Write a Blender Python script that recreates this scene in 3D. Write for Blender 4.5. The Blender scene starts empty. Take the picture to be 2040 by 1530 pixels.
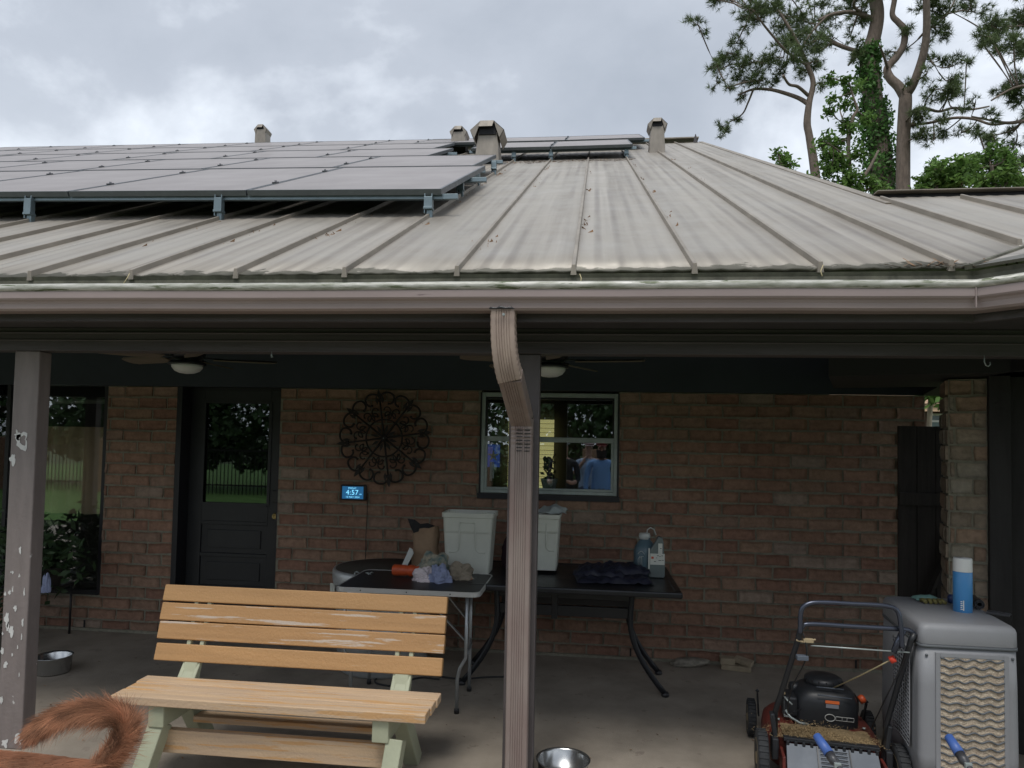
import bpy, math, random
from mathutils import Vector, Matrix, noise
R_ = math.radians
random.seed(7)
S = bpy.context.scene
COL = S.collection
# ------------------------------------------------------------------ camera
H = 1.64
cam = bpy.data.cameras.new('camera'); co = bpy.data.objects.new('camera', cam); COL.objects.link(co)
cam.sensor_width = 36; cam.lens = 1400/2040*36; cam.shift_y = 62/2040; cam.clip_start = .05; cam.clip_end = 2000
RM = Matrix.Rotation(R_(6.363), 3, 'Z') @ Matrix.Rotation(R_(92.232), 3, 'X') @ Matrix.Rotation(R_(1.159), 3, 'Z')
co.matrix_world = Matrix.Translation((0, 0, H)) @ RM.to_4x4()
S.camera = co
# ------------------------------------------------------------------ world: overcast sky
SUN_EL, SUN_AZ = 64, 190
w = bpy.data.worlds.new('World'); S.world = w; w.use_nodes = True
nt = w.node_tree; N = nt.nodes; L = nt.links; N.clear()
out = N.new('ShaderNodeOutputWorld'); bg = N.new('ShaderNodeBackground'); L.new(bg.outputs[0], out.inputs[0])
sky = N.new('ShaderNodeTexSky'); sky.sky_type = 'NISHITA'; sky.sun_disc = False
sky.sun_elevation = R_(SUN_EL); sky.sun_rotation = R_(SUN_AZ)
tc = N.new('ShaderNodeTexCoord'); mp = N.new('ShaderNodeMapping'); mp.inputs['Scale'].default_value = (1.0, 1.0, 1.5)
mp.inputs['Location'].default_value = (7.3, 3.1, .1)
L.new(tc.outputs['Generated'], mp.inputs['Vector'])
n1 = N.new('ShaderNodeTexNoise'); n1.inputs['Scale'].default_value = 2.0; n1.inputs['Detail'].default_value = 9; n1.inputs['Roughness'].default_value = .55
n1.inputs['Distortion'].default_value = .12
L.new(mp.outputs[0], n1.inputs['Vector'])
cr = N.new('ShaderNodeValToRGB'); L.new(n1.outputs['Fac'], cr.inputs[0])
cr.color_ramp.elements[0].position = .30; cr.color_ramp.elements[0].color = (.37, .41, .47, 1)
cr.color_ramp.elements[1].position = .70; cr.color_ramp.elements[1].color = (1.0, 1.04, 1.08, 1)
e = cr.color_ramp.elements.new(.47); e.color = (.47, .51, .575, 1)
e = cr.color_ramp.elements.new(.56); e.color = (.74, .79, .86, 1)
# clouds thin and brighten towards the horizon
sx = N.new('ShaderNodeSeparateXYZ'); L.new(tc.outputs['Generated'], sx.inputs[0])
mr = N.new('ShaderNodeMapRange'); mr.inputs['From Min'].default_value = .16; mr.inputs['From Max'].default_value = .42
mr.inputs['To Min'].default_value = .45; mr.inputs['To Max'].default_value = 0; L.new(sx.outputs['Z'], mr.inputs['Value'])
m1 = N.new('ShaderNodeMix'); m1.data_type = 'RGBA'; L.new(mr.outputs[0], m1.inputs['Factor'])
L.new(cr.outputs[0], m1.inputs['A']); m1.inputs['B'].default_value = (.86, .91, .96, 1)
sc10 = N.new('ShaderNodeVectorMath'); sc10.operation = 'SCALE'; sc10.inputs['Scale'].default_value = 10
L.new(m1.outputs['Result'], sc10.inputs[0])
m2 = N.new('ShaderNodeMix'); m2.data_type = 'RGBA'; m2.inputs['Factor'].default_value = .9
L.new(sky.outputs[0], m2.inputs['A']); L.new(sc10.outputs[0], m2.inputs['B'])
L.new(m2.outputs['Result'], bg.inputs['Color']); bg.inputs['Strength'].default_value = .10
# ------------------------------------------------------------------ sun, soft (overcast)
sl = bpy.data.lights.new('sun', 'SUN'); sl.energy = 1.5; sl.angle = R_(18); sl.color = (1, .97, .92)
so = bpy.data.objects.new('sun', sl); COL.objects.link(so)
a = R_(SUN_AZ); el = R_(SUN_EL)
d = Vector((math.sin(a)*math.cos(el), math.cos(a)*math.cos(el), math.sin(el)))
so.rotation_euler = d.to_track_quat('Z', 'Y').to_euler(); so.location = (0, -5, 20)
S.view_settings.view_transform = 'Standard'; S.view_settings.look = 'None'
S.view_settings.exposure = 0.36; S.view_settings.gamma = 1
S.render.engine = 'CYCLES'
S.cycles.use_denoising = True
S.cycles.max_bounces = 8; S.cycles.diffuse_bounces = 4
S.cycles.sample_clamp_indirect = 4

# ================================================================== helpers
def P(x, y, Y):
    """world point where the view ray through photo pixel (x,y) meets depth Y"""
    r = RM @ Vector(((x-1020)/1400, -(y-827)/1400, -1)); return Vector((0, 0, H)) + r*(Y/r.y)

class MB:
    def __init__(s): s.v = []; s.f = []; s.m = []; s.c = []; s.sm = []
    def face(s, idx, m=0, c=None, sm=False): s.f.append(idx); s.m.append(m); s.c.append(c); s.sm.append(sm)
    def add(s, vs, fs, m=0, c=None, sm=False):
        o = len(s.v); s.v += [Vector(v) for v in vs]
        for f in fs: s.face([i+o for i in f], m, c, sm)
    def box(s, c, size, rot=None, m=0, col=None):
        c = Vector(c); hx, hy, hz = [q/2 for q in size]
        vs = [Vector((x, y, z)) for x in (-hx, hx) for y in (-hy, hy) for z in (-hz, hz)]
        if rot: vs = [rot @ v for v in vs]
        s.add([c+v for v in vs], [(0,1,3,2),(4,6,7,5),(0,4,5,1),(2,3,7,6),(0,2,6,4),(1,5,7,3)], m, col); return s
    def bx(s, x0, x1, y0, y1, z0, z1, m=0, col=None):
        return s.box(((x0+x1)/2, (y0+y1)/2, (z0+z1)/2), (x1-x0, y1-y0, z1-z0), None, m, col)
    def bar(s, a, b, w, h, up=(0,0,1), m=0):
        a = Vector(a); b = Vector(b); t = (b-a); ln = t.length; t.normalize(); u = Vector(up)
        sd = t.cross(u).normalized(); u = sd.cross(t)
        rot = Matrix((t, sd, u)).transposed(); return s.box((a+b)/2, (ln, w, h), rot, m)
    def tube(s, pts, r, n=10, m=0, cap=True, closed=False, c=None):
        pts = [Vector(p) for p in pts]; k = len(pts); rs = r if isinstance(r, (list, tuple)) else [r]*k
        o = len(s.v); pu = None
        for i, p in enumerate(pts):
            if closed: t = pts[(i+1) % k]-pts[i-1]
            else: t = pts[min(i+1, k-1)]-pts[max(i-1, 0)]
            t.normalize()
            if pu is None: pu = t.cross(Vector((0, 0, 1)) if abs(t.z) < .9 else Vector((1, 0, 0))).normalized()
            pu = (pu-t*pu.dot(t)).normalized(); q = t.cross(pu)
            for j in range(n):
                an = 2*math.pi*j/n; s.v.append(p+(pu*math.cos(an)+q*math.sin(an))*rs[i])
        for i in range(k if closed else k-1):
            for j in range(n):
                a_ = o+i*n+j; b_ = o+i*n+(j+1) % n; i2 = (i+1) % k
                s.face([a_, b_, o+i2*n+(j+1) % n, o+i2*n+j], m, c, True)
        if cap and not closed:
            s.face([o+j for j in range(n)][::-1], m, c); s.face([o+(k-1)*n+j for j in range(n)], m, c)
        return s
    def lathe(s, prof, c=(0,0,0), n=32, m=0, sm=True, ph=0, rot=None):
        c = Vector(c); o = len(s.v)
        for r, z in prof:
            for j in range(n):
                an = 2*math.pi*j/n+ph; v = Vector((r*math.cos(an), r*math.sin(an), z))
                s.v.append(c+(rot @ v if rot else v))
        for i in range(len(prof)-1):
            for j in range(n):
                s.face([o+i*n+j, o+i*n+(j+1) % n, o+(i+1)*n+(j+1) % n, o+(i+1)*n+j], m, None, sm)
        if prof[0][0] > 1e-5: s.face([o+j for j in range(n)][::-1], m)
        if prof[-1][0] > 1e-5: s.face([o+(len(prof)-1)*n+j for j in range(n)], m)
        return s
    def prism(s, poly, fn, d0, d1, m=0):
        """poly: 2-D outline; fn(u,v,d) -> point"""
        o = len(s.v); k = len(poly)
        s.v += [Vector(fn(u, v, d0)) for u, v in poly]+[Vector(fn(u, v, d1)) for u, v in poly]
        for i in range(k): s.face([o+i, o+(i+1) % k, o+k+(i+1) % k, o+k+i], m)
        s.face([o+i for i in range(k)][::-1], m); s.face([o+k+i for i in range(k)], m); return s
    def sweep(s, path, prof, closed_prof=False, m=0, sm=False):
        """extrude profile (outward offset, z) along plan polyline with mitres; outward = right-hand side (towards camera for +X paths)"""
        path = [Vector(p) for p in path]; k = len(path); o = len(s.v); q = len(prof)
        for i, p in enumerate(path):
            ns = []
            if i > 0: t = (path[i]-path[i-1]).normalized(); ns.append(Vector((t.y, -t.x)))
            if i < k-1: t = (path[i+1]-path[i]).normalized(); ns.append(Vector((t.y, -t.x)))
            if len(ns) == 2: b = (ns[0]+ns[1]).normalized(); b = b/ b.dot(ns[0])
            else: b = ns[0]
            jz = .004*noise.noise(Vector((p.x*1.1, 7, 2))) if k > 20 else 0
            for of, z in prof: s.v.append(Vector((p.x+b.x*of, p.y+b.y*of, z+jz)))
        for i in range(k-1):
            for j in range(q if closed_prof else q-1):
                j2 = (j+1) % q; s.face([o+i*q+j, o+i*q+j2, o+(i+1)*q+j2, o+(i+1)*q+j], m, None, sm)
        if closed_prof:
            s.face([o+j for j in range(q)], m); s.face([o+(k-1)*q+j for j in range(q)][::-1], m)
        return s
    def grid(s, fn, nu, nv, m=0, sm=True, c=None):
        o = len(s.v)
        for i in range(nu+1):
            for j in range(nv+1): s.v.append(Vector(fn(i/nu, j/nv)))
        for i in range(nu):
            for j in range(nv):
                a_ = o+i*(nv+1)+j; s.face([a_, a_+nv+1, a_+nv+2, a_+1], m, c, sm)
        return s
    def build(s, name, mats, parent=None, bevel=0, seg=2, subsurf=0, thick=0, smooth=False, world=True):
        me = bpy.data.meshes.new(name)
        off = Vector((0, 0, 0))
        if parent is not None and world:
            pr = parent
            while pr is not None: off += pr.location; pr = pr.parent
        me.from_pydata([v-off for v in s.v], [], s.f)
        if not isinstance(mats, (list, tuple)): mats = [mats]
        for q in mats: me.materials.append(q)
        me.polygons.foreach_set('material_index', s.m)
        me.polygons.foreach_set('use_smooth', [True]*len(s.f) if smooth else s.sm)
        if any(c is not None for c in s.c):
            at = me.color_attributes.new('Col', 'FLOAT_COLOR', 'CORNER'); buf = []
            for p, c in zip(me.polygons, s.c):
                cc = c if c is not None else (1, 1, 1)
                buf += [cc[0], cc[1], cc[2], 1.0]*p.loop_total
            at.data.foreach_set('color', buf)
        me.update()
        o = bpy.data.objects.new(name, me); COL.objects.link(o)
        if parent is not None: o.parent = parent
        if bevel:
            b = o.modifiers.new('bevel', 'BEVEL'); b.width = bevel; b.segments = seg; b.limit_method = 'ANGLE'; b.angle_limit = R_(35)
            b.harden_normals = False
        if thick:
            b = o.modifiers.new('thick', 'SOLIDIFY'); b.thickness = thick
        if subsurf:
            b = o.modifiers.new('sub', 'SUBSURF'); b.levels = subsurf; b.render_levels = subsurf
        return o

def tag(o, label=None, cat=None, group=None, kind=None):
    if label: o['label'] = label
    if cat: o['category'] = cat
    if group: o['group'] = group
    if kind: o['kind'] = kind
    return o
def thing(name, loc, label, cat, group=None):
    o = bpy.data.objects.new(name, None); COL.objects.link(o); o.location = loc; o.empty_display_size = .1
    return tag(o, label, cat, group)

# ------------------------------------------------------------------ materials
def mat(name, col, rough=.6, metal=0, var=0, vs=8, vstretch=(1,1,1), dark=None, bump=0, bs=40, spec=.5, attr=False, emis=None, es=1, wear=None, wt=.6, wsc=6, wstretch=(1,1,1), coat=0, sheen=0):
    m = bpy.data.materials.new(name); m.use_nodes = True; t = m.node_tree; n = t.nodes; l = t.links
    b = n['Principled BSDF']; b.inputs['Roughness'].default_value = rough; b.inputs['Metallic'].default_value = metal
    b.inputs['Specular IOR Level'].default_value = spec; b.inputs['Base Color'].default_value = (*col, 1)
    if coat: b.inputs['Coat Weight'].default_value = coat
    tc = n.new('ShaderNodeTexCoord')
    cur = None
    if attr:
        at = n.new('ShaderNodeVertexColor'); at.layer_name = 'Col'; mx = n.new('ShaderNodeMix'); mx.data_type = 'RGBA'; mx.blend_type = 'MULTIPLY'
        mx.inputs['Factor'].default_value = 1; mx.inputs['A'].default_value = (*col, 1); l.new(at.outputs['Color'], mx.inputs['B']); cur = mx.outputs['Result']
    if var:
        mp = n.new('ShaderNodeMapping'); mp.inputs['Scale'].default_value = vstretch; l.new(tc.outputs['Object'], mp.inputs['Vector'])
        no = n.new('ShaderNodeTexNoise'); no.inputs['Scale'].default_value = vs; no.inputs['Detail'].default_value = 6; no.inputs['Roughness'].default_value = .6
        l.new(mp.outputs[0], no.inputs['Vector'])
        r = n.new('ShaderNodeMapRange'); r.inputs['From Min'].default_value = .3; r.inputs['From Max'].default_value = .7; l.new(no.outputs['Fac'], r.inputs['Value'])
        mx = n.new('ShaderNodeMix'); mx.data_type = 'RGBA'; l.new(r.outputs[0], mx.inputs['Factor'])
        dk = dark if dark else tuple(c*(1-var) for c in col)
        if cur:
            mx.blend_type = 'MIX'; m3 = n.new('ShaderNodeMix'); m3.data_type = 'RGBA'; m3.blend_type = 'MULTIPLY'; m3.inputs['Factor'].default_value = 1
            l.new(cur, m3.inputs['A']); m3.inputs['B'].default_value = (1-var, 1-var, 1-var, 1)
            l.new(m3.outputs['Result'], mx.inputs['A']); l.new(cur, mx.inputs['B'])
        else:
            mx.inputs['A'].default_value = (*dk, 1); mx.inputs['B'].default_value = (*col, 1)
        cur = mx.outputs['Result']
        rr = n.new('ShaderNodeMapRange'); rr.inputs['To Min'].default_value = min(1, rough+.12); rr.inputs['To Max'].default_value = max(.03, rough-.08)
        l.new(no.outputs['Fac'], rr.inputs['Value']); l.new(rr.outputs[0], b.inputs['Roughness'])
    if wear:
        mp = n.new('ShaderNodeMapping'); mp.inputs['Scale'].default_value = wstretch; l.new(tc.outputs['Object'], mp.inputs['Vector'])
        mp.inputs['Location'].default_value = (3.1, 1.7, 5.2)
        no = n.new('ShaderNodeTexNoise'); no.inputs['Scale'].default_value = wsc; no.inputs['Detail'].default_value = 8; no.inputs['Roughness'].default_value = .65
        l.new(mp.outputs[0], no.inputs['Vector'])
        r = n.new('ShaderNodeMapRange'); r.inputs['From Min'].default_value = wt; r.inputs['From Max'].default_value = wt+.03; l.new(no.outputs['Fac'], r.inputs['Value'])
        mx = n.new('ShaderNodeMix'); mx.data_type = 'RGBA'; l.new(r.outputs[0], mx.inputs['Factor'])
        if cur: l.new(cur, mx.inputs['A'])
        else: mx.inputs['A'].default_value = (*col, 1)
        mx.inputs['B'].default_value = (*wear, 1); cur = mx.outputs['Result']
    if cur: l.new(cur, b.inputs['Base Color'])
    if bump:
        no = n.new('ShaderNodeTexNoise'); no.inputs['Scale'].default_value = bs; no.inputs['Detail'].default_value = 5; l.new(tc.outputs['Object'], no.inputs['Vector'])
        bu = n.new('ShaderNodeBump'); bu.inputs['Strength'].default_value = bump; bu.inputs['Distance'].default_value = .01
        l.new(no.outputs['Fac'], bu.inputs['Height']); l.new(bu.outputs[0], b.inputs['Normal'])
    if emis: b.inputs['Emission Color'].default_value = (*emis, 1); b.inputs['Emission Strength'].default_value = es
    return m

def glass_mat(name, fac=.2, tint=(.6, .66, .66)):
    m = bpy.data.materials.new(name); m.use_nodes = True; t = m.node_tree; n = t.nodes; l = t.links; n.clear()
    o = n.new('ShaderNodeOutputMaterial'); mx = n.new('ShaderNodeMixShader'); tr = n.new('ShaderNodeBsdfTransparent'); gl = n.new('ShaderNodeBsdfGlossy')
    tr.inputs[0].default_value = (*tint, 1); gl.inputs['Roughness'].default_value = .012; gl.inputs[0].default_value = (.9, .95, 1, 1)
    fr = n.new('ShaderNodeFresnel'); fr.inputs[0].default_value = 1.5
    ad = n.new('ShaderNodeMath'); ad.operation = 'ADD'; ad.inputs[1].default_value = fac; l.new(fr.outputs[0], ad.inputs[0]); ad.use_clamp = True
    l.new(ad.outputs[0], mx.inputs[0]); l.new(tr.outputs[0], mx.inputs[1]); l.new(gl.outputs[0], mx.inputs[2]); l.new(mx.outputs[0], o.inputs[0]); return m

def roof_mat():
    m = bpy.data.materials.new('roof_metal'); m.use_nodes = True; t = m.node_tree; n = t.nodes; l = t.links; b = n['Principled BSDF']
    tc = n.new('ShaderNodeTexCoord')
    def nz(scale, st, det=5, loc=(0,0,0)):
        mp = n.new('ShaderNodeMapping'); mp.inputs['Scale'].default_value = st; mp.inputs['Location'].default_value = loc; l.new(tc.outputs['Object'], mp.inputs['Vector'])
        no = n.new('ShaderNodeTexNoise'); no.inputs['Scale'].default_value = scale; no.inputs['Detail'].default_value = det; no.inputs['Roughness'].default_value = .6
        l.new(mp.outputs[0], no.inputs['Vector']); return no.outputs['Fac']
    def rng(v, a, b_, c=0, d_=1):
        r = n.new('ShaderNodeMapRange'); r.inputs['From Min'].default_value = a; r.inputs['From Max'].default_value = b_; r.inputs['To Min'].default_value = c; r.inputs['To Max'].default_value = d_
        l.new(v, r.inputs['Value']); return r.outputs[0]
    def mix(f, A, B, bt='MIX'):
        x = n.new('ShaderNodeMix'); x.data_type = 'RGBA'; x.blend_type = bt
        if isinstance(f, float): x.inputs['Factor'].default_value = f
        else: l.new(f, x.inputs['Factor'])
        for k, q in (('A', A), ('B', B)):
            if isinstance(q, tuple): x.inputs[k].default_value = (*q, 1)
            else: l.new(q, x.inputs[k])
        return x.outputs['Result']
    base = mix(rng(nz(1, (9, .22, .22), 4), .38, .62), (.225, .20, .17), (.37, .338, .295))
    base = mix(rng(nz(1, (1.2, .7, .7), 6, (4, 2, 0)), .35, .7), base, (.34, .315, .275))
    base = mix(rng(nz(26, (1, .35, .35), 6), .62, .75, 0, .35), base, (.22, .19, .15))
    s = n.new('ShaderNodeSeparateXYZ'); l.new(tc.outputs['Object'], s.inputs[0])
    # grime along each pan's shallow ribs, with rib shading put into the colour
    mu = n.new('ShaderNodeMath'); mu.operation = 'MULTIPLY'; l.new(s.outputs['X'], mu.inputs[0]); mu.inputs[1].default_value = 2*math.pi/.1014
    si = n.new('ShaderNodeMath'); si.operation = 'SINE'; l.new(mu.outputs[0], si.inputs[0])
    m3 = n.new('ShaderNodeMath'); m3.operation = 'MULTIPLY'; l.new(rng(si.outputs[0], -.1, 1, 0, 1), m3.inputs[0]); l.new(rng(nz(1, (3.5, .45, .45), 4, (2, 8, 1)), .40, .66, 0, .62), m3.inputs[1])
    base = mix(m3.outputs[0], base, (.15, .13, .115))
    dn = nz(7, (1, 1, 1), 7, (9, 1, 0))
    ad = n.new('ShaderNodeMath'); ad.operation = 'MULTIPLY_ADD'; l.new(dn, ad.inputs[0]); ad.inputs[1].default_value = -.34; l.new(s.outputs['Y'], ad.inputs[2])
    base = mix(rng(ad.outputs[0], 2.865, 2.885, 1, 0), base, (.10, .095, .075))
    l.new(base, b.inputs['Base Color']); b.inputs['Roughness'].default_value = .48; b.inputs['Metallic'].default_value = .25
    l.new(rng(nz(3, (1, 1, 1)), .3, .7, .42, .62), b.inputs['Roughness'])
    bu = n.new('ShaderNodeBump'); bu.inputs['Strength'].default_value = .5; bu.inputs['Distance'].default_value = .02
    l.new(nz(1, (7, .5, .5), 2), bu.inputs['Height']); l.new(bu.outputs[0], b.inputs['Normal'])
    return m

M = {}
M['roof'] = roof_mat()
M['seam'] = mat('seam_metal', (.32, .28, .23), .5, .2, .35, 6, (1, .5, 1))
M['drip'] = mat('drip_edge_grime', (.17, .165, .12), .7, 0, .7, 9, (1, 1, 1))
M['gut'] = mat('gutter_paint', (.34, .27, .255), .38, 0, .16, 3, (.6, 3, 3), wear=(.16, .12, .12), wt=.66, wsc=4, wstretch=(.5, 4, 4))
M['rim'] = mat('mossy_rim', (.62, .60, .56), .45, .1, .5, 10, (1, 3, 6), dark=(.22, .23, .17), wear=(.10, .12, .06), wt=.585, wsc=5, wstretch=(1, 2, 14))
M['trim'] = mat('dark_brown_paint', (.088, .076, .078), .5, 0, .4, 4, (.4, 6, 6), bump=.15, wear=(.30, .30, .30), wt=.735, wsc=16, wstretch=(.4, 3, 3))
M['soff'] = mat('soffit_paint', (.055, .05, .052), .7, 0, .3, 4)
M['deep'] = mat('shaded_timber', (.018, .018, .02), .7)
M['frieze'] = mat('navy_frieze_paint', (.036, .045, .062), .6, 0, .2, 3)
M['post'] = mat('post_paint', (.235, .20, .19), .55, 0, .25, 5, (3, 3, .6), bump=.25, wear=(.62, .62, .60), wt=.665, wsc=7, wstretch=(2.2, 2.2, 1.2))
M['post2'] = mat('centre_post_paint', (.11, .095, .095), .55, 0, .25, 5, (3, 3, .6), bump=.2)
M['down'] = mat('downspout_paint', (.29, .24, .215), .45, 0, .28, 4, (3, 3, .8), dark=(.22, .16, .145), wear=(.60, .58, .55), wt=.71, wsc=13)
M['spoutelbow'] = mat('faded_downspout_paint', (.42, .33, .27), .5, 0, .3, 6, (3, 1, .8), dark=(.27, .20, .165))
M['brick'] = mat('brick', (1, 1, 1), .85, 0, .35, 22, bump=.6, bs=60, attr=True, spec=.3)
M['mortar'] = mat('mortar', (.30, .285, .225), .95, 0, .35, 30, bump=.6, bs=90, spec=.2)
M['door'] = mat('black_door_paint', (.022, .024, .028), .45, 0, .2, 6)
M['jamb'] = mat('black_jamb_paint', (.014, .014, .018), .5)
M['alum'] = mat('aged_aluminium', (.42, .47, .46), .45, .4, .25, 12)
M['blk'] = mat('black_plastic', (.018, .018, .02), .4)
M['glass'] = glass_mat('window_glass', .11, (.88, .92, .92))
M['dglass'] = glass_mat('door_glass', .10, (.25, .28, .28))
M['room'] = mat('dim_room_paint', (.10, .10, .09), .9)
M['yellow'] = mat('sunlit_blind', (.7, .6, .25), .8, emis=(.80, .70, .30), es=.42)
M['floor'] = mat('patio_concrete', (.375, .325, .265), .8, 0, .42, 2.2, (1, 1, 1), bump=.3, bs=120, wear=(.24, .20, .165), wt=.62, wsc=9)
M['grass'] = mat('lawn_ground', (.06, .10, .025), .95, 0, .5, 3)
M['iron'] = mat('rusted_iron', (.028, .022, .020), .6, .3, .4, 15)
M['panel'] = mat('solar_cells', (.29, .265, .26), .55, 0, .22, 1.5, (1, 1, 1), coat=.05, spec=.45)
M['pframe'] = mat('panel_frame', (.14, .15, .16), .45, .5, .2, 10)
M['rail'] = mat('galvanised_rail', (.20, .255, .28), .4, .5, .2, 10)
M['clamp'] = mat('clamp_metal', (.12, .12, .13), .4, .7)

# ================================================================== the setting
g = MB(); g.grid(lambda u, v: (-400+800*u, -400+800*v, -.12), 4, 4); tag(g.build('ground', M['grass']), 'lawn around the house', None, kind='structure')
g = MB(); g.bx(-9.5, 3.4, -.6, 5.62, -.11, 0); tag(g.build('patio_floor', M['floor'], bevel=.01), 'stained grey concrete patio slab', None, kind='structure')

# ================================================================== house
house = thing('brick_house', (0, 0, 0), 'brick house with brown standing seam metal roof over a covered patio', 'house')
WY = 5.534; CH = .0932; BL = .252
PALE = [0]
def bcol(f=1.0):
    if PALE[0]:
        b_ = random.choice([(.31, .25, .19), (.28, .225, .17), (.33, .23, .165), (.34, .30, .24)]); return tuple(Vector(b_)*random.uniform(.88, 1.1))
    t = random.random(); base = Vector((.345, .208, .146))
    if t < .25: base = Vector((.31, .175, .125))
    elif t < .45: base = Vector((.35, .225, .16))
    elif t < .55: base = Vector((.35, .235, .175))
    elif t < .61: base = Vector((.37, .28, .22))
    elif t < .66: base = Vector((.35, .225, .155))
    return tuple(base*random.uniform(.9, 1.08)*f)
def brick_face(mb, u0, u1, z0, z1, fn, segs, phase=0, bl=BL, f=1.0):
    """segs(z0,z1)-> list of (a,b) spans that carry brick; fn(u,z,depth)->point"""
    k = 0; z = z0
    while z < z1-.02:
        zt = min(z+CH, z1); off = (k % 2)*bl/2+phase
        for a_, b_ in segs((z+zt)/2):
            i = math.floor((a_-off)/bl); 
            while True:
                x0 = off+i*bl; x1 = x0+bl; i += 1
                x0c, x1c = max(x0, a_), min(x1, b_)
                if x0 >= b_: break
                if x1c-x0c < .03: continue
                j = .0072
                bx0, bx1, bz0, bz1 = x0c+j, x1c-j, z+j, zt-j
                dep = random.uniform(.007, .020); c = bcol(f); nu, nv = 7, 3
                tl = random.uniform(-.004, .004)
                def q(u, v, s=1):
                    X = bx0+(bx1-bx0)*u; Z = bz0+(bz1-bz0)*v+tl*(u-.5)
                    edge = (abs(u-.5) > .49) or (abs(v-.5) > .49)
                    nn = noise.noise_vector(Vector((X*14, Z*22, k*3.1+phase)))
                    n2 = noise.noise(Vector((X*5.3, z*7.7, 4.4))); X += nn.x*.006; Z += nn.y*.0055+n2*.004
                    D = dep+nn.z*.003-(.005 if edge else 0)
                    return fn(X, Z, D)
                o = len(mb.v); mb.grid(q, nu, nv, sm=True, c=c)
                ring = [o+i2*(nv+1) for i2 in range(nu+1)]+[o+nu*(nv+1)+j2 for j2 in range(1, nv+1)]+[o+i2*(nv+1)+nv for i2 in range(nu-1, -1, -1)]+[o+j2 for j2 in range(nv-1, 0, -1)]
                o2 = len(mb.v)
                ctr = []
                for r_ in ring:
                    v = mb.v[r_]; mb.v.append(v+back)
                n_ = len(ring)
                for q_ in range(n_): mb.face([ring[q_], ring[(q_+1) % n_], o2+(q_+1) % n_, o2+q_], 0, c)
        z += CH; k += 1
# back wall
back = Vector((0, .02, 0))
def segs_wall(z):
    o = []
    o.append((-4.065, -3.43)); 
    if z < .29: o[0] = (-5.9, -3.43)
    if 1.235 < z < 2.04: o += [(-2.535, -.865), (.222, 2.473)]
    else: o.append((-2.535, 2.473))
    return o
mb = MB(); brick_face(mb, -6, 2.5, 0, 2.05, lambda u, z, dd: (u, WY-dd, z), lambda z: segs_wall(z)[:1]); mb.build('brick_wall', M['brick'], house)
mb = MB(); brick_face(mb, -6, 2.5, 0, 2.05, lambda u, z, dd: (u, WY-dd, z), lambda z: segs_wall(z)[1:])
# pillar right return end of wall
wall = mb.build('brick_wall', M['brick'], house)
mo = MB()
for x0, x1, z0, z1 in ((-5.9, -4.065, 0, .29), (-4.065, -3.43, 0, 2.05), (-2.535, -.865, 0, 2.05), (-.865, .222, 0, 1.237), (.222, 2.473, 0, 2.05)):
    mo.bx(x0, x1, WY, WY+.11, z0, z1)
mo.build('mortar', M['mortar'], wall)
rt = MB(); back = Vector((-.02, 0, 0))
brick_face(rt, WY, WY+2.0, 0, 2.05, lambda u, z, dd: (2.473+dd, u, z), lambda z: [(WY+.005, WY+2.5)], .06)
rt.build('end_bricks', M['brick'], wall)
sb = MB(); sb.bx(-5.9, -3.43, WY-.03, WY-.0, 0, .022); sb.bx(-2.53, 2.473, WY-.03, WY, 0, .02)
sb.build('mortar_skirt', M['mortar'], wall)
# frieze, ceiling, soffit, beams
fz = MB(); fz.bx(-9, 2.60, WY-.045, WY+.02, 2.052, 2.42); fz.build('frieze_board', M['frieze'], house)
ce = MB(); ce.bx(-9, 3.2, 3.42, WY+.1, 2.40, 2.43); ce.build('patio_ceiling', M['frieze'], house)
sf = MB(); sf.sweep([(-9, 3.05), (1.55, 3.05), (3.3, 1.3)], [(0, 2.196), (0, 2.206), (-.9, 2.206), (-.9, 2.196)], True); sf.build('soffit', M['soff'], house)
bm = MB(); bm.sweep([(-9, 3.39), (3.2, 3.39)], [(0, 2.074), (0, 2.128), (.006, 2.128), (.006, 2.134), (0, 2.134), (0, 2.166), (.012, 2.166), (.012, 2.172), (0, 2.172), (0, 2.195), (-.10, 2.195), (-.10, 2.074)], True)
bm.build('porch_beam', M['trim'], house, bevel=.002)
fa = MB(); fa.sweep([(-9, 3.05), (1.555, 3.05), (3.3, 1.305)], [(.001, 2.17), (.001, 2.35), (-.03, 2.35), (-.03, 2.17)], True); fa.build('fascia', M['trim'], house)
cb = MB(); cb.bx(-9, -2.0, 3.05, 3.38, 2.188, 2.195)
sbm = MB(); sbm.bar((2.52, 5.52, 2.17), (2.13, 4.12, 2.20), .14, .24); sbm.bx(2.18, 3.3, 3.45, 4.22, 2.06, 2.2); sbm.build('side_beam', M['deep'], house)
# gutter
gp = [(-9+.35*i, 3.05+.0035*noise.noise(Vector((i*.9, 0, 3)))) for i in range(30)]+[(1.555, 3.05), (3.2, 1.405)]
gu = MB(); gu.sweep(gp, [(0.004, 2.30), (.004, 2.206), (.088, 2.204), (.098, 2.212), (.100, 2.232), (.106, 2.243), (.116, 2.250), (.120, 2.256), (.120, 2.284), (.110, 2.288)])
gutter = gu.build('gutter', M['gut'], house, thick=.002)
prof = [(.112+.019*math.cos(t*math.pi/6), 2.304+.019*math.sin(t*math.pi/6)) for t in range(12)]
ru = MB(); ru.sweep(gp, prof, True, sm=True); ru.build('rounded_rim', M['rim'], gutter)
jn = MB(); jn.bx(1.498, 1.503, 2.925, 2.932, 2.207, 2.288); jn.build('corner_joint', M['gut'], gutter)
dr = MB(); dr.sweep([(-9, 3.0), (1.53, 3.0), (3.2, 1.33)], [(.0, 2.315), (.0, 2.352), (.008, 2.366), (-.02, 2.366)]); dr.build('drip_edge', M['drip'], house, thick=.003)
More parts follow.
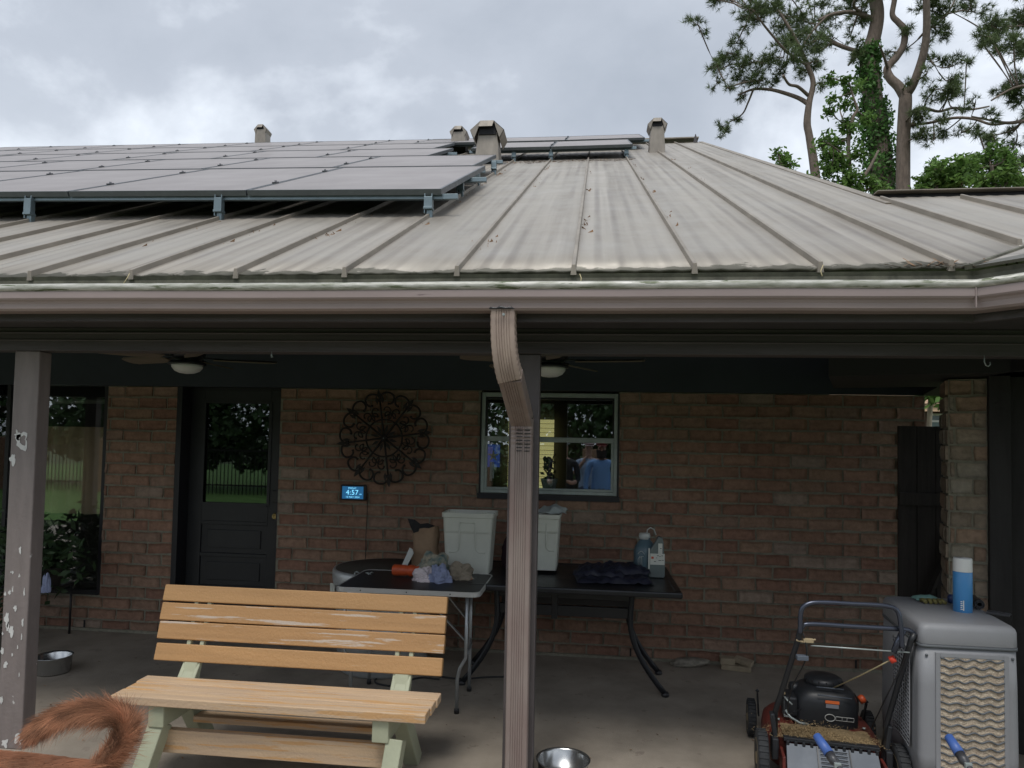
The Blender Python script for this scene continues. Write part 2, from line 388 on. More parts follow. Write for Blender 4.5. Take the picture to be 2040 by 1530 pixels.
# roof
SL = .484; Z0 = 2.372
def rz(x, y): return Z0+SL*(y-3.0)+.004*(x)
RY = 12.9; XR = 1.92; LY = 5.05; XL = -20
rf = MB()
def roofpt(x, y, h=0): return (x, y, rz(x, y)+h)
# main slope, subdivided so it can carry slight oil-canning
def strip(x0, x1, y0a, y0b, y1, n=26):
    def f(u, v):
        x = x0+(x1-x0)*u; ya = y0a+(y0b-y0a)*u; y = ya+(y1-ya)*v
        return (x, y, rz(x, y)+.0025*noise.noise(Vector((x*3.1, y*.7, 0)))+(.0026*math.sin(x*2*math.pi/.1014)))
    rf.grid(f, max(2, int((x1-x0)/.032)), n, sm=True)
strip(XL, -3, 3, 3, RY); strip(-3, 1.5, 3, 3, RY); strip(1.5, XR, 3, 3+.87*(XR-1.5), RY); strip(XR, 3.86, 3+.87*(XR-1.5), LY, LY)
# wing slope facing the corner
SW = .318
def wz(x, y): return Z0+SW*((x-1.5)+(y-3))/1.414+.002
rf.add([(1.5, 3, wz(1.5, 3)), (3.86, LY, wz(3.86, LY)), (6, 3.4, wz(6, 3.4)), (6, -1.5, wz(6, -1.5))], [(0, 3, 2, 1)])
# back slopes
rf.add([(XL, RY, rz(XL, RY)), (XR, RY, rz(XR, RY)), (XR, 22, rz(XR, 3.8)), (XL, 22, rz(XL, 3.8))], [(0, 1, 2, 3)])
rf.add([(XR, LY, rz(XR, LY)), (3.86, LY, rz(3.86, LY)), (3.86, 8.0, rz(4, 3)), (XR, 8.0, rz(XR, 3))], [(0, 1, 2, 3)])
# gable end wall below the rake
rf.add([(XR, LY, rz(XR, LY)-.02), (XR, RY, rz(XR, RY)-.02), (XR, 22, rz(XR, 3.8)), (XR, 8.0, rz(XR, 3)-.1)], [(0, 1, 2, 3)])
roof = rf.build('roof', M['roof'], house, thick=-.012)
SX = [1.44-.507*i for i in range(0, 42)]
def seam(x, y0, y1, hh=.042, name='seam'):
    s_ = MB(); n = 8; o = 0
    a0 = Vector(roofpt(x, y0)); a1 = Vector(roofpt(x, y1))
    for p, q in ((a0, a1),):
        w0, w1 = .013, .008
        vs = []
        for c in (p, q):
            vs += [c+Vector((-w0, 0, -.004)), c+Vector((w0, 0, -.004)), c+Vector((w1, 0, hh)), c+Vector((-w1, 0, hh))]
        s_.add(vs, [(0, 4, 7, 3), (1, 2, 6, 5), (3, 7, 6, 2), (0, 3, 2, 1), (4, 5, 6, 7)])
    return s_.build(name, M['seam'], roof, bevel=.002)
for x in SX:
    seam(x, 2.985, RY-.06)
for x in (1.93, 2.44, 2.95, 3.46): seam(x, 3.02+.87*(x-1.5), LY-.12)
vl = MB(); vl.bar((1.5, 2.98, wz(1.5, 2.98)+.012), (3.84, 5.03, wz(3.84, 5.03)+.012), .03, .02); vl.build('valley_flashing', M['drip'], roof)
rc = MB()
rc.bar(roofpt(XL, RY-.0, .05), roofpt(XR-.05, RY, .05), .26, .02)
rc.build('ridge_cap', M['seam'], roof)
lc = MB(); lc.bar(roofpt(XR+.02, LY+.02, .040), roofpt(4.2, LY+.02, .040), .12, .006)
lc.build('ridge_cap', M['seam'], roof)
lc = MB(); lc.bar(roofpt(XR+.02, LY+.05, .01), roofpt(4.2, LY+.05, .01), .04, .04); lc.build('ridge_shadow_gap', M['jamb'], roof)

rk = MB(); rk.bar(roofpt(XR, LY-.3, .012), roofpt(XR, RY, .012), .07, .02); rk.build('rake_trim', M['seam'], roof, bevel=.003)
fn_ = MB(); pz = P(1403, 291, RY-.2); fn_.lathe([(.06, -.05), (.045, 0), (.012, .15), (.006, .17)], (XR-.12, RY-.2, rz(XR, RY-.2)), 8); fn_.build('ridge_finial', M['soff'], roof)
# small round stub seen on the far ridge
st = MB(); p = P(117, 300, RY); st.lathe([(.05, -.1), (.05, .08), (.07, .08), (.07, .12)], (p.x, RY, rz(p.x, RY)), 10); st.build('vent_stub', M['seam'], roof)

M['vent'] = mat('vent_metal', (.30, .265, .225), .5, .2, .35, 9, (1, 1, .4))
M['ventdark'] = mat('vent_inside', (.012, .012, .015), .8)
def vent(px, py, Y, wb, wt_, hp, hc, wc):
    """tapered flue with folded hood; base at roof"""
    b = P(px, py, Y); x, y = b.x, Y; z = rz(x, y)
    v = MB()
    h0 = hp
    n = 4
    v.add([(x-wb/2, y-wb/2, z-.3), (x+wb/2, y-wb/2, z-.3), (x+wb/2, y+wb/2, z-.1), (x-wb/2, y+wb/2, z-.1),
           (x-wt_/2, y-wt_/2, z+h0), (x+wt_/2, y-wt_/2, z+h0), (x+wt_/2, y+wt_/2, z+h0), (x-wt_/2, y+wt_/2, z+h0)],
          [(0, 1, 5, 4), (1, 2, 6, 5), (2, 3, 7, 6), (3, 0, 4, 7), (4, 5, 6, 7)])
    # flashing skirt
    v.add([(x-wb*.8, y-wb*.9, rz(x, y-wb*.9)+.004), (x+wb*.8, y-wb*.9, rz(x, y-wb*.9)+.004), (x+wb*.8, y+wb*.9, rz(x, y+wb*.9)+.006), (x-wb*.8, y+wb*.9, rz(x, y+wb*.9)+.006)], [(0, 1, 2, 3)])
    flue = v.build('roof_vent', M['vent'], roof, bevel=.008)
    # hood: folded sheet, hexagonal seen from the front, open front and back
    hd = MB(); zt = z+h0+hc*.42; zm = z+h0-hc*.02; zb = z+h0-hc*.42; D = wc*.42; T = wc*.2
    sh = [(-wc*.37, zb), (-wc*.5, zm), (-wc*.20, zt), (wc*.20, zt), (wc*.5, zm), (wc*.37, zb)]
    for i in range(5):
        (u0, a0), (u1, a1) = sh[i], sh[i+1]
        hd.add([(x+u0, y-D, a0), (x+u1, y-D, a1), (x+u1, y+D, a1), (x+u0, y+D, a0)], [(0, 1, 2, 3)])
    # front lip under the top and cheek returns
    for sgn in (-1, 1):
        yy = y+sgn*D
        hd.add([(x-wc*.20, yy, zt), (x+wc*.20, yy, zt), (x+wc*.15, yy+sgn*.02, zt-hc*.30), (x-wc*.25, yy+sgn*.02, zt-hc*.30)], [(0, 1, 2, 3)])
        for q in (-1, 1):
            hd.add([(x+q*wc*.5, yy, zm), (x+q*wc*.20, yy, zt), (x+q*wc*.25, yy, zt-hc*.30), (x+q*wc*.37, yy, zb)], [(0, 1, 2, 3)])
    hd.build('vent_hood', M['vent'], flue, thick=.006)
    dk = MB(); dk.bx(x-wc*.25, x+wc*.25, y-D*.8, y+D*.8, zb+hc*.25, zt-hc*.08); dk.build('vent_opening', M['ventdark'], flue)
    return flue
vent(973, 328, 8.9, .36, .25, .40, .27, .44)
vent(915, 300, 11.9, .29, .24, .33, .22, .31)
vent(1308, 303, 10.5, .26, .19, .39, .20, .29)
vent(523, 287, 13.3, .24, .22, .48, .22, .27)

# posts ------------------------------------------------------------
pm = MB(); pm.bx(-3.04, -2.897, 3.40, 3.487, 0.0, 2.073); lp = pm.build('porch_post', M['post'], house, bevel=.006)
lp['label'] = 'grey-brown wooden post with flaked white paint'
M['spot'] = mat('bare_primer', (.66, .66, .64), .7, 0, .2, 30)
sp = MB()
def splat(cx, cz, r, y, sq=1.0, hole=0):
    k = 22; vs = []; ph = random.random()*9
    for i in range(k):
        an = 2*math.pi*i/k; rr = r*(1+.85*noise.noise(Vector((math.cos(an)*1.6+ph, math.sin(an)*1.6, ph))))
        vs.append((cx+math.cos(an)*rr, y, cz+math.sin(an)*rr*sq))
    if hole:
        vi = [(cx+(v[0]-cx)*hole+.004, y, cz+(v[2]-cz)*hole+.003) for v in vs]
        sp.add(vs+vi, [(i, (i+1) % k, k+(i+1) % k, k+i) for i in range(k)])
    else: sp.add(vs, [tuple(range(k))])
yf = 3.3975
for px, py, r, sq, ho in ((44, 878, .033, 1.2, .55), (35, 866, .018, 1.2, 0), (24, 916, .014, 1.6, 0), (40, 1096, .006, 2.6, 0), (25, 1140, .005, 1.5, 0), (10, 1183, .006, 1.4, 0), (19, 1180, .007, 1.6, 0), (30, 1212, .008, 1.4, 0), (13, 1235, .011, 2.6, 0), (22, 1258, .012, 1.8, 0), (16, 1250, .010, 2, 0), (5, 1262, .005, 1.5, 0), (4, 1296, .008, 2.0, 0), (35, 1290, .004, 2, 0), (45, 1240, .006, 2.8, 0), (11, 1325, .010, 1.6, 0), (38, 1345, .003, 3, 0), (2, 1395, .009, 2, 0), (24, 1305, .004, 2, 0), (38, 1473, .02, 1.2, 0), (10, 1480, .018, 1, 0), (43, 1270, .004, 3.4, 0), (22, 1140, .004, 1, 0), (48, 1180, .004, 4, 0)):
    p = P(px, py, yf); 
    if p.x-r < -3.038: p.x = -3.036+r
    splat(p.x, p.z, r, yf, sq, ho)
sp.build('paint_flakes', M['spot'], lp, thick=.001)
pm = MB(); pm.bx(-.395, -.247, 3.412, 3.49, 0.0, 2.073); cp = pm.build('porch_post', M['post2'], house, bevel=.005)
# more posts out of frame to carry the beam
pm = MB(); pm.bx(-5.9, -5.76, 3.40, 3.487, 0.0, 2.073); pm.build('porch_post', M['post'], house, bevel=.006)

# downspout ---------------------------------------------------------
def spout_section(wd, dp):
    pts = []; ns = 5  # grooves on the front
    xs = [-.5, -.47]; seq = []
    x = -.38; seq.append((-.5, -.42)); seq.append((-.46, -.5))
    for i in range(6):
        x0 = -.26+i*.104
        seq += [(x0-.018, -.5), (x0-.008, -.455), (x0+.008, -.455), (x0+.018, -.5)]
    seq += [(.46, -.5), (.5, -.42)]
    for i in range(4):
        y0 = -.25+i*.17
        seq += [(.5, y0-.03), (.475, y0), (.5, y0+.03)]
    seq += [(.5, .46), (.46, .5), (-.46, .5), (-.5, .46)]
    for i in range(4):
        y0 = .26-i*.17
        seq += [(-.5, y0+.03), (-.475, y0), (-.5, y0-.03)]
    return [(a_*wd, b_*dp) for a_, b_ in seq]
def spout(mb, path, wd, dp, crimp=0):
    sec = spout_section(wd, dp); k = len(sec); o = len(mb.v); path = [Vector(p) for p in path]
    for i, p in enumerate(path):
        t = path[min(i+1, len(path)-1)]-path[max(i-1, 0)]; t.normalize()
        xa = Vector((1, 0, 0)); xa = (xa-t*xa.dot(t)).normalized(); ya = xa.cross(t)*-1
        if ya.y < 0: ya = -ya
        cf = 1-(crimp*(i % 2) if crimp else 0)
        for a_, b_ in sec:
            bb = b_ if b_ < 0 else b_*cf
            aa = a_*(1-(.035 if (crimp and i % 2) else 0)); mb.v.append(p+xa*aa+ya*bb)
    for i in range(len(path)-1):
        for j in range(k): mb.face([o+i*k+j, o+i*k+(j+1) % k, o+(i+1)*k+(j+1) % k, o+(i+1)*k+j])
    mb.face([o+j for j in range(k)]); mb.face([o+(len(path)-1)*k+j for j in range(k)][::-1])
def bez(p0, p1, p2, n):
    p0, p1, p2 = map(Vector, (p0, p1, p2)); return [(p0*(1-t)**2+p1*2*t*(1-t)+p2*t*t) for t in [i/n for i in range(n+1)]]
a0 = P(1004, 612, 2.995); a1 = P(1004, 705, 2.985); a2 = P(1017, 752, 3.04); a3 = P(1040, 838, 3.345)
a0.z = 2.21
el1 = MB(); spout(el1, bez(a0, (a1.x-.006, 2.975, a1.z), a2, 22)[:-1]+[a2], .108, .075, .10)
ds = MB()
elbow = el1.build('elbow', [M['spoutelbow']], house)
lo = a3.copy()
spout(ds, [a2+Vector((0, -.004, .008)), a3], .104, .072); 
ob1 = ds.build('offset_pipe', [M['down']], house)
ds = MB(); path = [Vector((a3.x, 3.355, a3.z+.012)), Vector((a3.x, 3.36, a3.z-.02))]
zz = a3.z-.035
for i in range(8): path.append(Vector((a3.x, 3.358+(.004 if i % 2 else 0), zz))); zz -= .011
path += [Vector((a3.x, 3.36, zz-.01)), Vector((a3.x+.004, 3.36, .04))]
spout(ds, path, .104, .074); down = ds.build('downspout', [M['down']], house)
elbow.parent = down; ob1.parent = down
# crimp grooves
cg = MB()
for i in range(7):
    z = a3.z-.045-i*.0165
    for q in (-1, 1):
        ln = random.uniform(.018, .024); cg.box((a3.x+.010+q*.019, 3.321, z+random.uniform(-.001, .001)), (ln*1.35, .004, .004))
cg.build('crimp_grooves', M['blk'], down)
sm_ = MB(); sm_.box((a3.x-.002, 3.322, a3.z+.010), (.112, .006, .004)); sm_.build('joint_shadow_gap', M['blk'], down)
sc = MB(); p = P(1003, 624, 2.95); sc.lathe([(.0, -.004), (.006, -.002), (.006, 0)], (p.x, 2.952, 2.185), 8, rot=Matrix.Rotation(R_(90), 3, 'X')); sc.build('screw', M['alum'], down)
gs = MB(); gs.grid(lambda u, v: (a0.x-.055+.11*u, 2.9275, 2.203+.012*v*(.4+.6*math.sin(u*3.1)+.3*math.sin(u*17))), 10, 1); gs.build('outlet_stain', M['blk'], gutter, thick=.001)

# door ---------------------------------------------------------------
DY = 5.655
dr_ = MB()
gx0, gx1, gz0, gz1 = -3.262, -2.672, 1.072, 1.935
dx0, dx1 = -3.385, -2.535
dr_.bx(dx0, gx0, DY, DY+.045, 0.02, 2.04); dr_.bx(gx1, dx1, DY, DY+.045, 0.02, 2.04)
dr_.bx(gx0, gx1, DY, DY+.045, gz1, 2.04); dr_.bx(gx0, gx1, DY, DY+.045, .93, gz0)
for z0, z1 in ((.66, .90), (.39, .63), (.08, .36)):
    dr_.bx(gx0, gx1, DY+.014, DY+.04, z0, z1); dr_.bx(gx0+.06, gx1-.06, DY+.004, DY+.014, z0+.045, z1-.045)
for z in (.915, .645, .375, .05): dr_.bx(gx0, gx1, DY, DY+.045, z-.015, z+.015)
door = dr_.build('door', M['door'], house, bevel=.003)
t_ = MB(); t_.bx(gx0, gx1, DY+.018, DY+.024, gz0, gz1); t_.build('glass_pane', M['dglass'], door)
t_ = MB()
for a_ in ((gx0-.012, gx0+.012, gz0, gz1), (gx1-.012, gx1+.012, gz0, gz1), (gx0+.012, gx1-.012, gz1-.012, gz1+.012), (gx0+.012, gx1-.012, gz0-.012, gz0+.012)): t_.bx(a_[0], a_[1], DY-.008, DY+.002, a_[2], a_[3])
t_.build('glazing_bead', M['door'], door)
M['brass'] = mat('worn_brass', (.5, .38, .16), .35, .9)
k_ = MB(); k_.lathe([(.0, 0), (.026, .0), (.03, .01), (.022, .03), (.012, .034), (.012, .026), (0, .026)], (-2.60, DY, .985), 20, rot=Matrix.Rotation(R_(90), 3, 'X')); k_.build('door_knob', M['brass'], door)
k_ = MB(); k_.bx(-2.63, -2.575, DY-.03, DY, 1.10, 1.20); kp = k_.build('keypad_lock', M['blk'], door, bevel=.006)
for i in range(3):
    for j in range(3):
        pass
jb = MB(); jb.bx(-3.43, -3.385, WY-.02, DY+.06, 0, 2.05); jb.bx(-2.545, -2.533, WY+.0, DY+.0, 0, 2.05); jb.bx(-3.385, -2.545, DY-.02, DY+.06, 2.04, 2.055); jb.bx(-3.475, -3.43, WY+.01, WY+.02, 0, 2.05); jb.bx(-3.40, -2.53, WY+.02, DY+.06, 0, .018)
jb.build('door_jamb', M['jamb'], house)
# interior behind door/windows
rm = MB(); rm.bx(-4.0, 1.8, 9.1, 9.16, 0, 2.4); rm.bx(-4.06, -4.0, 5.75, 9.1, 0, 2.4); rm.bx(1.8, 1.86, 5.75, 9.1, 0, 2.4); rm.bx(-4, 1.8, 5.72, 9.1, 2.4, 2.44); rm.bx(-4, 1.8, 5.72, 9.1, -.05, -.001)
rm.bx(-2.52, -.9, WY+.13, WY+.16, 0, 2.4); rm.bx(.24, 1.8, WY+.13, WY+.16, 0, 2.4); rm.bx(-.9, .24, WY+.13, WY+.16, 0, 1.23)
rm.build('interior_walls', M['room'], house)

# window -------------------------------------------------------------
wx0, wx1, wz0, wz1 = -.858, .214, 1.240, 2.036; zm = 1.668
f_ = MB(); F = .028
f_.bx(wx0, wx0+F, WY-.005, WY+.06, wz0, wz1); f_.bx(wx1-F, wx1, WY-.005, WY+.06, wz0, wz1)
f_.bx(wx0+F, wx1-F, WY-.005, WY+.06, wz1-.034, wz1); f_.bx(wx0+F, wx1-F, WY-.005, WY+.06, wz0, wz0+F)
f_.bx(wx0+F, wx1-F, WY-.002, WY+.04, zm-.02, zm+.02)
f_.bx(wx0+F, wx0+F+.02, WY+.005, WY+.035, wz0+F, zm-.02); f_.bx(wx1-F-.02, wx1-F, WY+.005, WY+.035, wz0+F, zm-.02)
f_.bx(wx0+F+.02, wx1-F-.02, WY+.005, WY+.035, wz0+F, wz0+F+.018)
win = MB().build('window', M['alum'], house) if False else f_.build('window', M['alum'], house, bevel=.003)
t_ = MB(); t_.bx(wx0+F, wx1-F, WY+.040, WY+.044, zm+.02, wz1-.034); t_.bx(wx0+F+.02, wx1-F-.02, WY+.018, WY+.022, wz0+F+.018, zm-.02); t_.build('pane', M['glass'], win)
t_ = MB(); t_.bx(wx0-.012, wx0, WY-.012, WY+.02, wz0-.02, wz1); t_.bx(wx1, wx1+.012, WY-.012, WY+.02, wz0-.02, wz1); t_.bx(wx0-.02, wx1+.02, WY-.035, WY+.02, wz0-.045, wz0-.004)
t_.bx(wx0+F, wx1-F, WY+.01, WY+.05, wz1-.052, wz1-.036); t_.bx(wx0+F, wx0+F+.012, WY+.01, WY+.04, zm+.02, wz1-.052); t_.bx(wx1-F-.012, wx1-F, WY+.01, WY+.04, zm+.02, wz1-.052)
t_.build('window_sill', M['jamb'], win)
# far lit blind inside
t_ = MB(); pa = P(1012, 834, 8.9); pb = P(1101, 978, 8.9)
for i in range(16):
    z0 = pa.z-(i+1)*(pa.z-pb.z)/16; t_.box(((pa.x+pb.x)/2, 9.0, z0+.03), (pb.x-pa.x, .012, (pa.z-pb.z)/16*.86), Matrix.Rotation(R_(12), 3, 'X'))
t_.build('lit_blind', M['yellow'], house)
# left window, mostly hidden
lw = MB(); 
for x0, x1, z0, z1 in ((-4.095, -4.067, .30, 2.05), (-5.0, -4.965, .34, 2.05), (-5.85, -4.095, .29, .33), (-5.88, -5.85, .3, 2.05)): lw.bx(x0, x1, WY+.0, WY+.06, z0, z1)
lwin = lw.build('window', M['jamb'], house)
t_ = MB(); t_.bx(-5.85, -4.095, WY+.03, WY+.034, .33, 2.05); t_.build('pane', glass_mat('wide_window_glass', .06, (.9, .9, .88)), lwin)
M['haze'] = mat('tan_haze', (.75, .60, .44), .9, 0, .5, 3, (1, 1, .5), dark=(.45, .36, .26))
t_ = MB(); t_.grid(lambda u, v: (-5.8+1.72*u, 5.65+.03*math.sin(u*70), .95+.75*v), 120, 3); t_.build('haze_sheet', M['haze'], lwin)  # tan sheet added behind the pane to stand in for reflected haze
t_ = MB(); t_.tube([(-5.8, 5.68, 1.905), (-4.1, 5.68, 1.925)], .02, 8); t_.build('reflection_bar', M['alum'], lwin)  # pale bar added in place of a light line reflected in the glass
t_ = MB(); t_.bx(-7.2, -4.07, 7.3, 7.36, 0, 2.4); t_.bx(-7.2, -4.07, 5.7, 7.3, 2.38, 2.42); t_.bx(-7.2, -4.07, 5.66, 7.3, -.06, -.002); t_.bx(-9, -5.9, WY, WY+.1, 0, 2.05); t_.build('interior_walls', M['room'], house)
# right side: pillar, dark storage wall, gate --------------------------------------
A = R_(-20); pc = P(1888, 900, 4.25); pr_ = (pc.x, 4.25)
def pf(u, z, dd): return (pr_[0]+u*math.cos(A)-(-dd)*math.sin(A)*-1, pr_[1]+u*math.sin(A)-dd*math.cos(A), z)
back = Vector((0, .02, 0))
PALE[0] = 1
pb_ = MB(); brick_face(pb_, 0, .19, 0, 2.05, pf, lambda z: [(0, .187)], .03, bl=.17, f=1.05)
ux = Vector((math.cos(A), math.sin(A), 0)); uy = Vector((-math.sin(A), math.cos(A), 0))
def pg(u, z, dd): 
    v = Vector((pr_[0], pr_[1], z))+uy*u-ux*dd; return v
back = ux*.02
brick_face(pb_, 0, .3, 0, 2.05, pg, lambda z: [(0.0, .30)], .1)
PALE[0] = 0
pil = pb_.build('brick_pillar', M['brick'], house)
mo = MB(); c = Vector((pr_[0], pr_[1], 1.02))+ux*.096+uy*.152; mo.box(c, (.186, .30, 2.06), Matrix.Rotation(A, 3, 'Z')); mo.build('mortar', M['mortar'], pil)
back = Vector((0, .02, 0))
dw = MB(); p0 = Vector((pr_[0], pr_[1], 1.2))+ux*.190
dw.box(p0+ux*.05+uy*.0+Vector((0, 0, -.1)), (.10, .10, 2.2), Matrix.Rotation(A, 3, 'Z'))
for i in range(6): dw.box(p0+ux*(.17+i*.155)+uy*.06+Vector((0, 0, -.1)), (.148, .03, 2.2), Matrix.Rotation(A, 3, 'Z'))
M['dkwood'] = mat('dark_stained_boards', (.020, .018, .018), .7, 0, .4, 5, (4, 4, .5), bump=.3)
dw.build('storage_wall', M['dkwood'], house, bevel=.004)
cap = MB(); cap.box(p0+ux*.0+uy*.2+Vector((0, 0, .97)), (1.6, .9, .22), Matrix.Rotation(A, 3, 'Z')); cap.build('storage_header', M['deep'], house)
hk = MB(); p = P(1961, 708, 3.36); hk.tube([p, p+Vector((0, 0, -.03)), p+Vector((.006, 0, -.045)), p+Vector((.016, 0, -.05)), p+Vector((.024, 0, -.042)), p+Vector((.024, 0, -.03))], .0025, 6)
tag(hk.build('screw_hook', M['alum']), 'small metal hook screwed under the porch beam above the brick pillar', 'hook')
hk = MB(); p = P(541, 700, 3.36); hk.tube([p, p+Vector((.002, 0, -.02)), p+Vector((.008, 0, -.03)), p+Vector((.0, 0, -.03)), p+Vector((-.003, 0, -.015))], .0018, 6)
tag(hk.build('screw_hook', M['alum']), 'tiny wire hook under the porch beam beside the left ceiling fan', 'hook')
# wooden gate
M['gate'] = mat('weathered_gate_boards', (.035, .028, .024), .8, 0, .5, 6, (5, 5, .4), bump=.4)
gt = thing('wooden_gate', (2.2, 4.95, 0), 'dark wooden gate standing between brick wall end and brick pillar', 'gate')
gx = P(1790, 900, 4.95).x
for i in range(4):
    g = MB(); g.bx(gx+i*.118, gx+i*.118+.114, 4.95, 4.97, .05, 1.80+random.uniform(-.006, .006)); g.build('board', M['gate'], gt, bevel=.002)
g = MB(); g.bx(gx, gx+.47, 4.925, 4.95, 1.28, 1.36); g.bx(gx, gx+.47, 4.925, 4.95, .3, .38); g.bar((gx+.05, 4.935, .4), (gx+.42, 4.935, 1.27), .02, .08, (0, -1, 0)); g.build('brace', M['gate'], gt)

# ================================================================== solar panels
HP = .21
def pl(x, y, h=None):
    dx = max(0, -1.0-x); h = HP if h is None else h; return Vector(roofpt(x, y+.05*dx, h+(.012*dx if h > .05 else 0)))
nrm = Vector((0, -SL, 1)).normalized()
NP = 0
def panel(x0, x1, y0, y1, label):
    t = thing('solar_panel', tuple(pl((x0+x1)/2, y0, 0)), label, 'solar panel', 'solar panels on the metal roof')
    g = .006; gy = .01
    a, b, c, d = pl(x0+g, y0+gy), pl(x1-g, y0+gy), pl(x1-g, y1-gy), pl(x0+g, y1-gy)
    ex = (b-a).normalized(); ey = (d-a).normalized(); up = ex.cross(ey); fw, fh = .018, .038
    f = MB()
    def bar(p, q, side): f.add([p, q, q+side*fw, p+side*fw]+[v-up*fh for v in (p, q, q+side*fw, p+side*fw)], [(0, 1, 2, 3), (7, 6, 5, 4), (0, 4, 5, 1), (1, 5, 6, 2), (2, 6, 7, 3), (3, 7, 4, 0)])
    bar(a, b, ey); bar(d+ex*0, c, -ey); bar(a+ey*fw, d-ey*fw, ex); bar(b+ey*fw, c-ey*fw, -ex)
    f.build('panel_frame', M['pframe'], t)
    g_ = MB(); q = [a+(ex+ey)*fw*.9, b+(-ex+ey)*fw*.9, c+(-ex-ey)*fw*.9, d+(ex-ey)*fw*.9]; g_.add([v-up*.003 for v in q]+[v-up*.012 for v in q], [(0, 1, 2, 3), (7, 6, 5, 4), (0, 4, 5, 1), (1, 5, 6, 2), (2, 6, 7, 3), (3, 7, 4, 0)])
    g_.build('glass_face', M['panel'], t); bk = MB(); bk.add([v-up*.016 for v in q], [(3, 2, 1, 0)]); bk.build('backsheet', M['blk'], t)
    for fy in (.24, .76):
        p = a.lerp(d, fy)-ex*g; m_ = MB(); m_.box(p+up*.004, (.034, .05, .012), Matrix((ex, ey, up)).transposed()); m_.lathe([(.009, 0), (.009, .02), (0, .02)], p, 6); m_.build('clamp', M['clamp'], t)
    return t
rows = [(4.5, 6.37), (6.40, 7.91), (7.94, 9.45), (9.48, 10.97), (11.0, 12.5)]
ends = [-1.00, -1.12, -1.95, -2.25, -2.32]
ordn = ['front', 'second', 'third', 'fourth', 'rear']
posn = ['first', 'second', 'third', 'fourth', 'fifth', 'sixth', 'seventh', 'eighth', 'ninth', 'tenth']
PW = 1.40
for r, ((y0, y1), xe) in enumerate(zip(rows, ends)):
    for i in range([4, 5, 6, 7, 7][r]):
        panel(xe-(i+1)*PW, xe-i*PW, y0, y1, f'{ordn[r]} row of the large left array, {posn[i]} panel counting from its right end')
for i in range(2):
    panel(.51-(i+1)*1.10, .51-i*1.10, 9.3, 10.75, ['small array right of the big vent, right panel of its front row', 'small array right of the big vent, left panel of its front row'][i])
for i in range(3):
    panel(.80-(i+1)*1.27, .80-i*1.27, 11.15, 12.6, f'small array near the ridge, {posn[i]} panel of its rear row counting from the right')
def rack(x0, x1, y, label, feet):
    t = thing('mounting_rail', tuple(pl(x0, y, 0)), label, 'mounting rail', 'mounting rails under the solar panels')
    m_ = MB(); m_.bar(pl(x0, y, HP-.062), pl(min(x1, -1.0), y, HP-.062), .03, .036); m_.bar(pl(min(x1, -1.0), y, HP-.062), pl(x1, y, HP-.062), .03, .036) if x1 > -1.0 else None; m_.build('rail', M['rail'], t, bevel=.002)
    for fx in feet:
        m_ = MB(); b = pl(fx, y, 0); t0 = pl(fx, y, HP-.05); yk = y; y = b.y
        m_.bx(fx-.028, fx+.028, y-.045, y-.038, b.z+.07, t0.z-.02); m_.bx(fx-.028, fx-.02, y-.04, y-.0, b.z+.03, t0.z); m_.bx(fx+.02, fx+.028, y-.04, y, b.z+.07, t0.z)
        m_.bx(fx-.03, fx+.03, y-.05, y+.01, b.z+.055, b.z+.072); m_.bx(fx-.012, fx+.024, y-.03, y+.01, b.z+.0, b.z+.056)
        m_.build('roof_foot', M['rail'], t, bevel=.002); y = yk
for r, ((y0, y1), xe) in enumerate(zip(rows, ends)):
    if r < 3:
        fx = [q for q in SX if q < xe+.1][0::3] if r else [SX[5]+.0, SX[8], SX[11]]
        rack(xe-PW*5, xe+.10, y0+.06, f'galvanised rail with feet carrying the front edge of the {ordn[r]} row of the left array', fx[:4])
        rack(xe-PW*5, xe+.12, y0+1.15, f'galvanised rail under the upper half of the {ordn[r]} row of the left array', fx[:4])
rack(-1.72, .56, 9.42, 'galvanised rail under the front row of the small right array', [SX[2], SX[4], SX[5]])
rack(-3.0, .9, 11.3, 'galvanised rail under the rear row of the small right array', [SX[1]])

# leaf litter along the seams (stuff)
M['needle'] = mat('dry_pine_needles', (.20, .115, .06), .9, attr=True)
ml = MB()
for x, y0, y1, n in ((SX[4], 3.4, 8.6, 60), (SX[3], 3.6, 8.5, 45), (SX[2], 3.3, 8.8, 60), (SX[5], 3.8, 8, 80), (SX[6], 3.8, 5, 30), (SX[1], 6, 9.5, 20), (SX[7], 3.7, 4.8, 14), (SX[8], 3.7, 4.6, 10)):
    cl = [random.uniform(y0, y1) for _ in range(max(3, n//7))]
    for i in range(int(n*.6)):
        y = random.choice(cl)+random.gauss(0, .08); xx = x+(.03+abs(random.gauss(0, .02)))*(1 if x > -.3 or random.random() < .85 else -1)
        an = random.gauss(1.4, .6); l_ = random.uniform(.015, .045); p = Vector(roofpt(xx, y, .006+random.random()*.008)); dvec = Vector((math.cos(an), math.sin(an), SL*math.sin(an)))*l_
        sd = Vector((-math.sin(an), math.cos(an), 0))*.0016; f = random.uniform(.6, 1.4)
        ml.add([p-sd, p+sd, p+dvec+sd+Vector((0, 0, random.random()*.02)), p+dvec-sd], [(0, 1, 2, 3)], 0, (f, f, f))
for i in range(260):
    x = random.uniform(1.2, 1.9) if random.random() < .3 else random.uniform(-1.2, .5); y = 9.15+random.gauss(0, .1) if x < .6 else 3.0
    p = Vector(roofpt(x, y, .012)); an = random.random()*6.3; l_ = random.uniform(.03, .09); dvec = Vector((math.cos(an), math.sin(an), .2+SL*math.sin(an)))*l_; sd = Vector((-math.sin(an), math.cos(an), 0))*.003; f = random.uniform(.5, 1.3)
    ml.add([p-sd, p+sd, p+dvec+sd, p+dvec-sd], [(0, 1, 2, 3)], 0, (f, f, f))
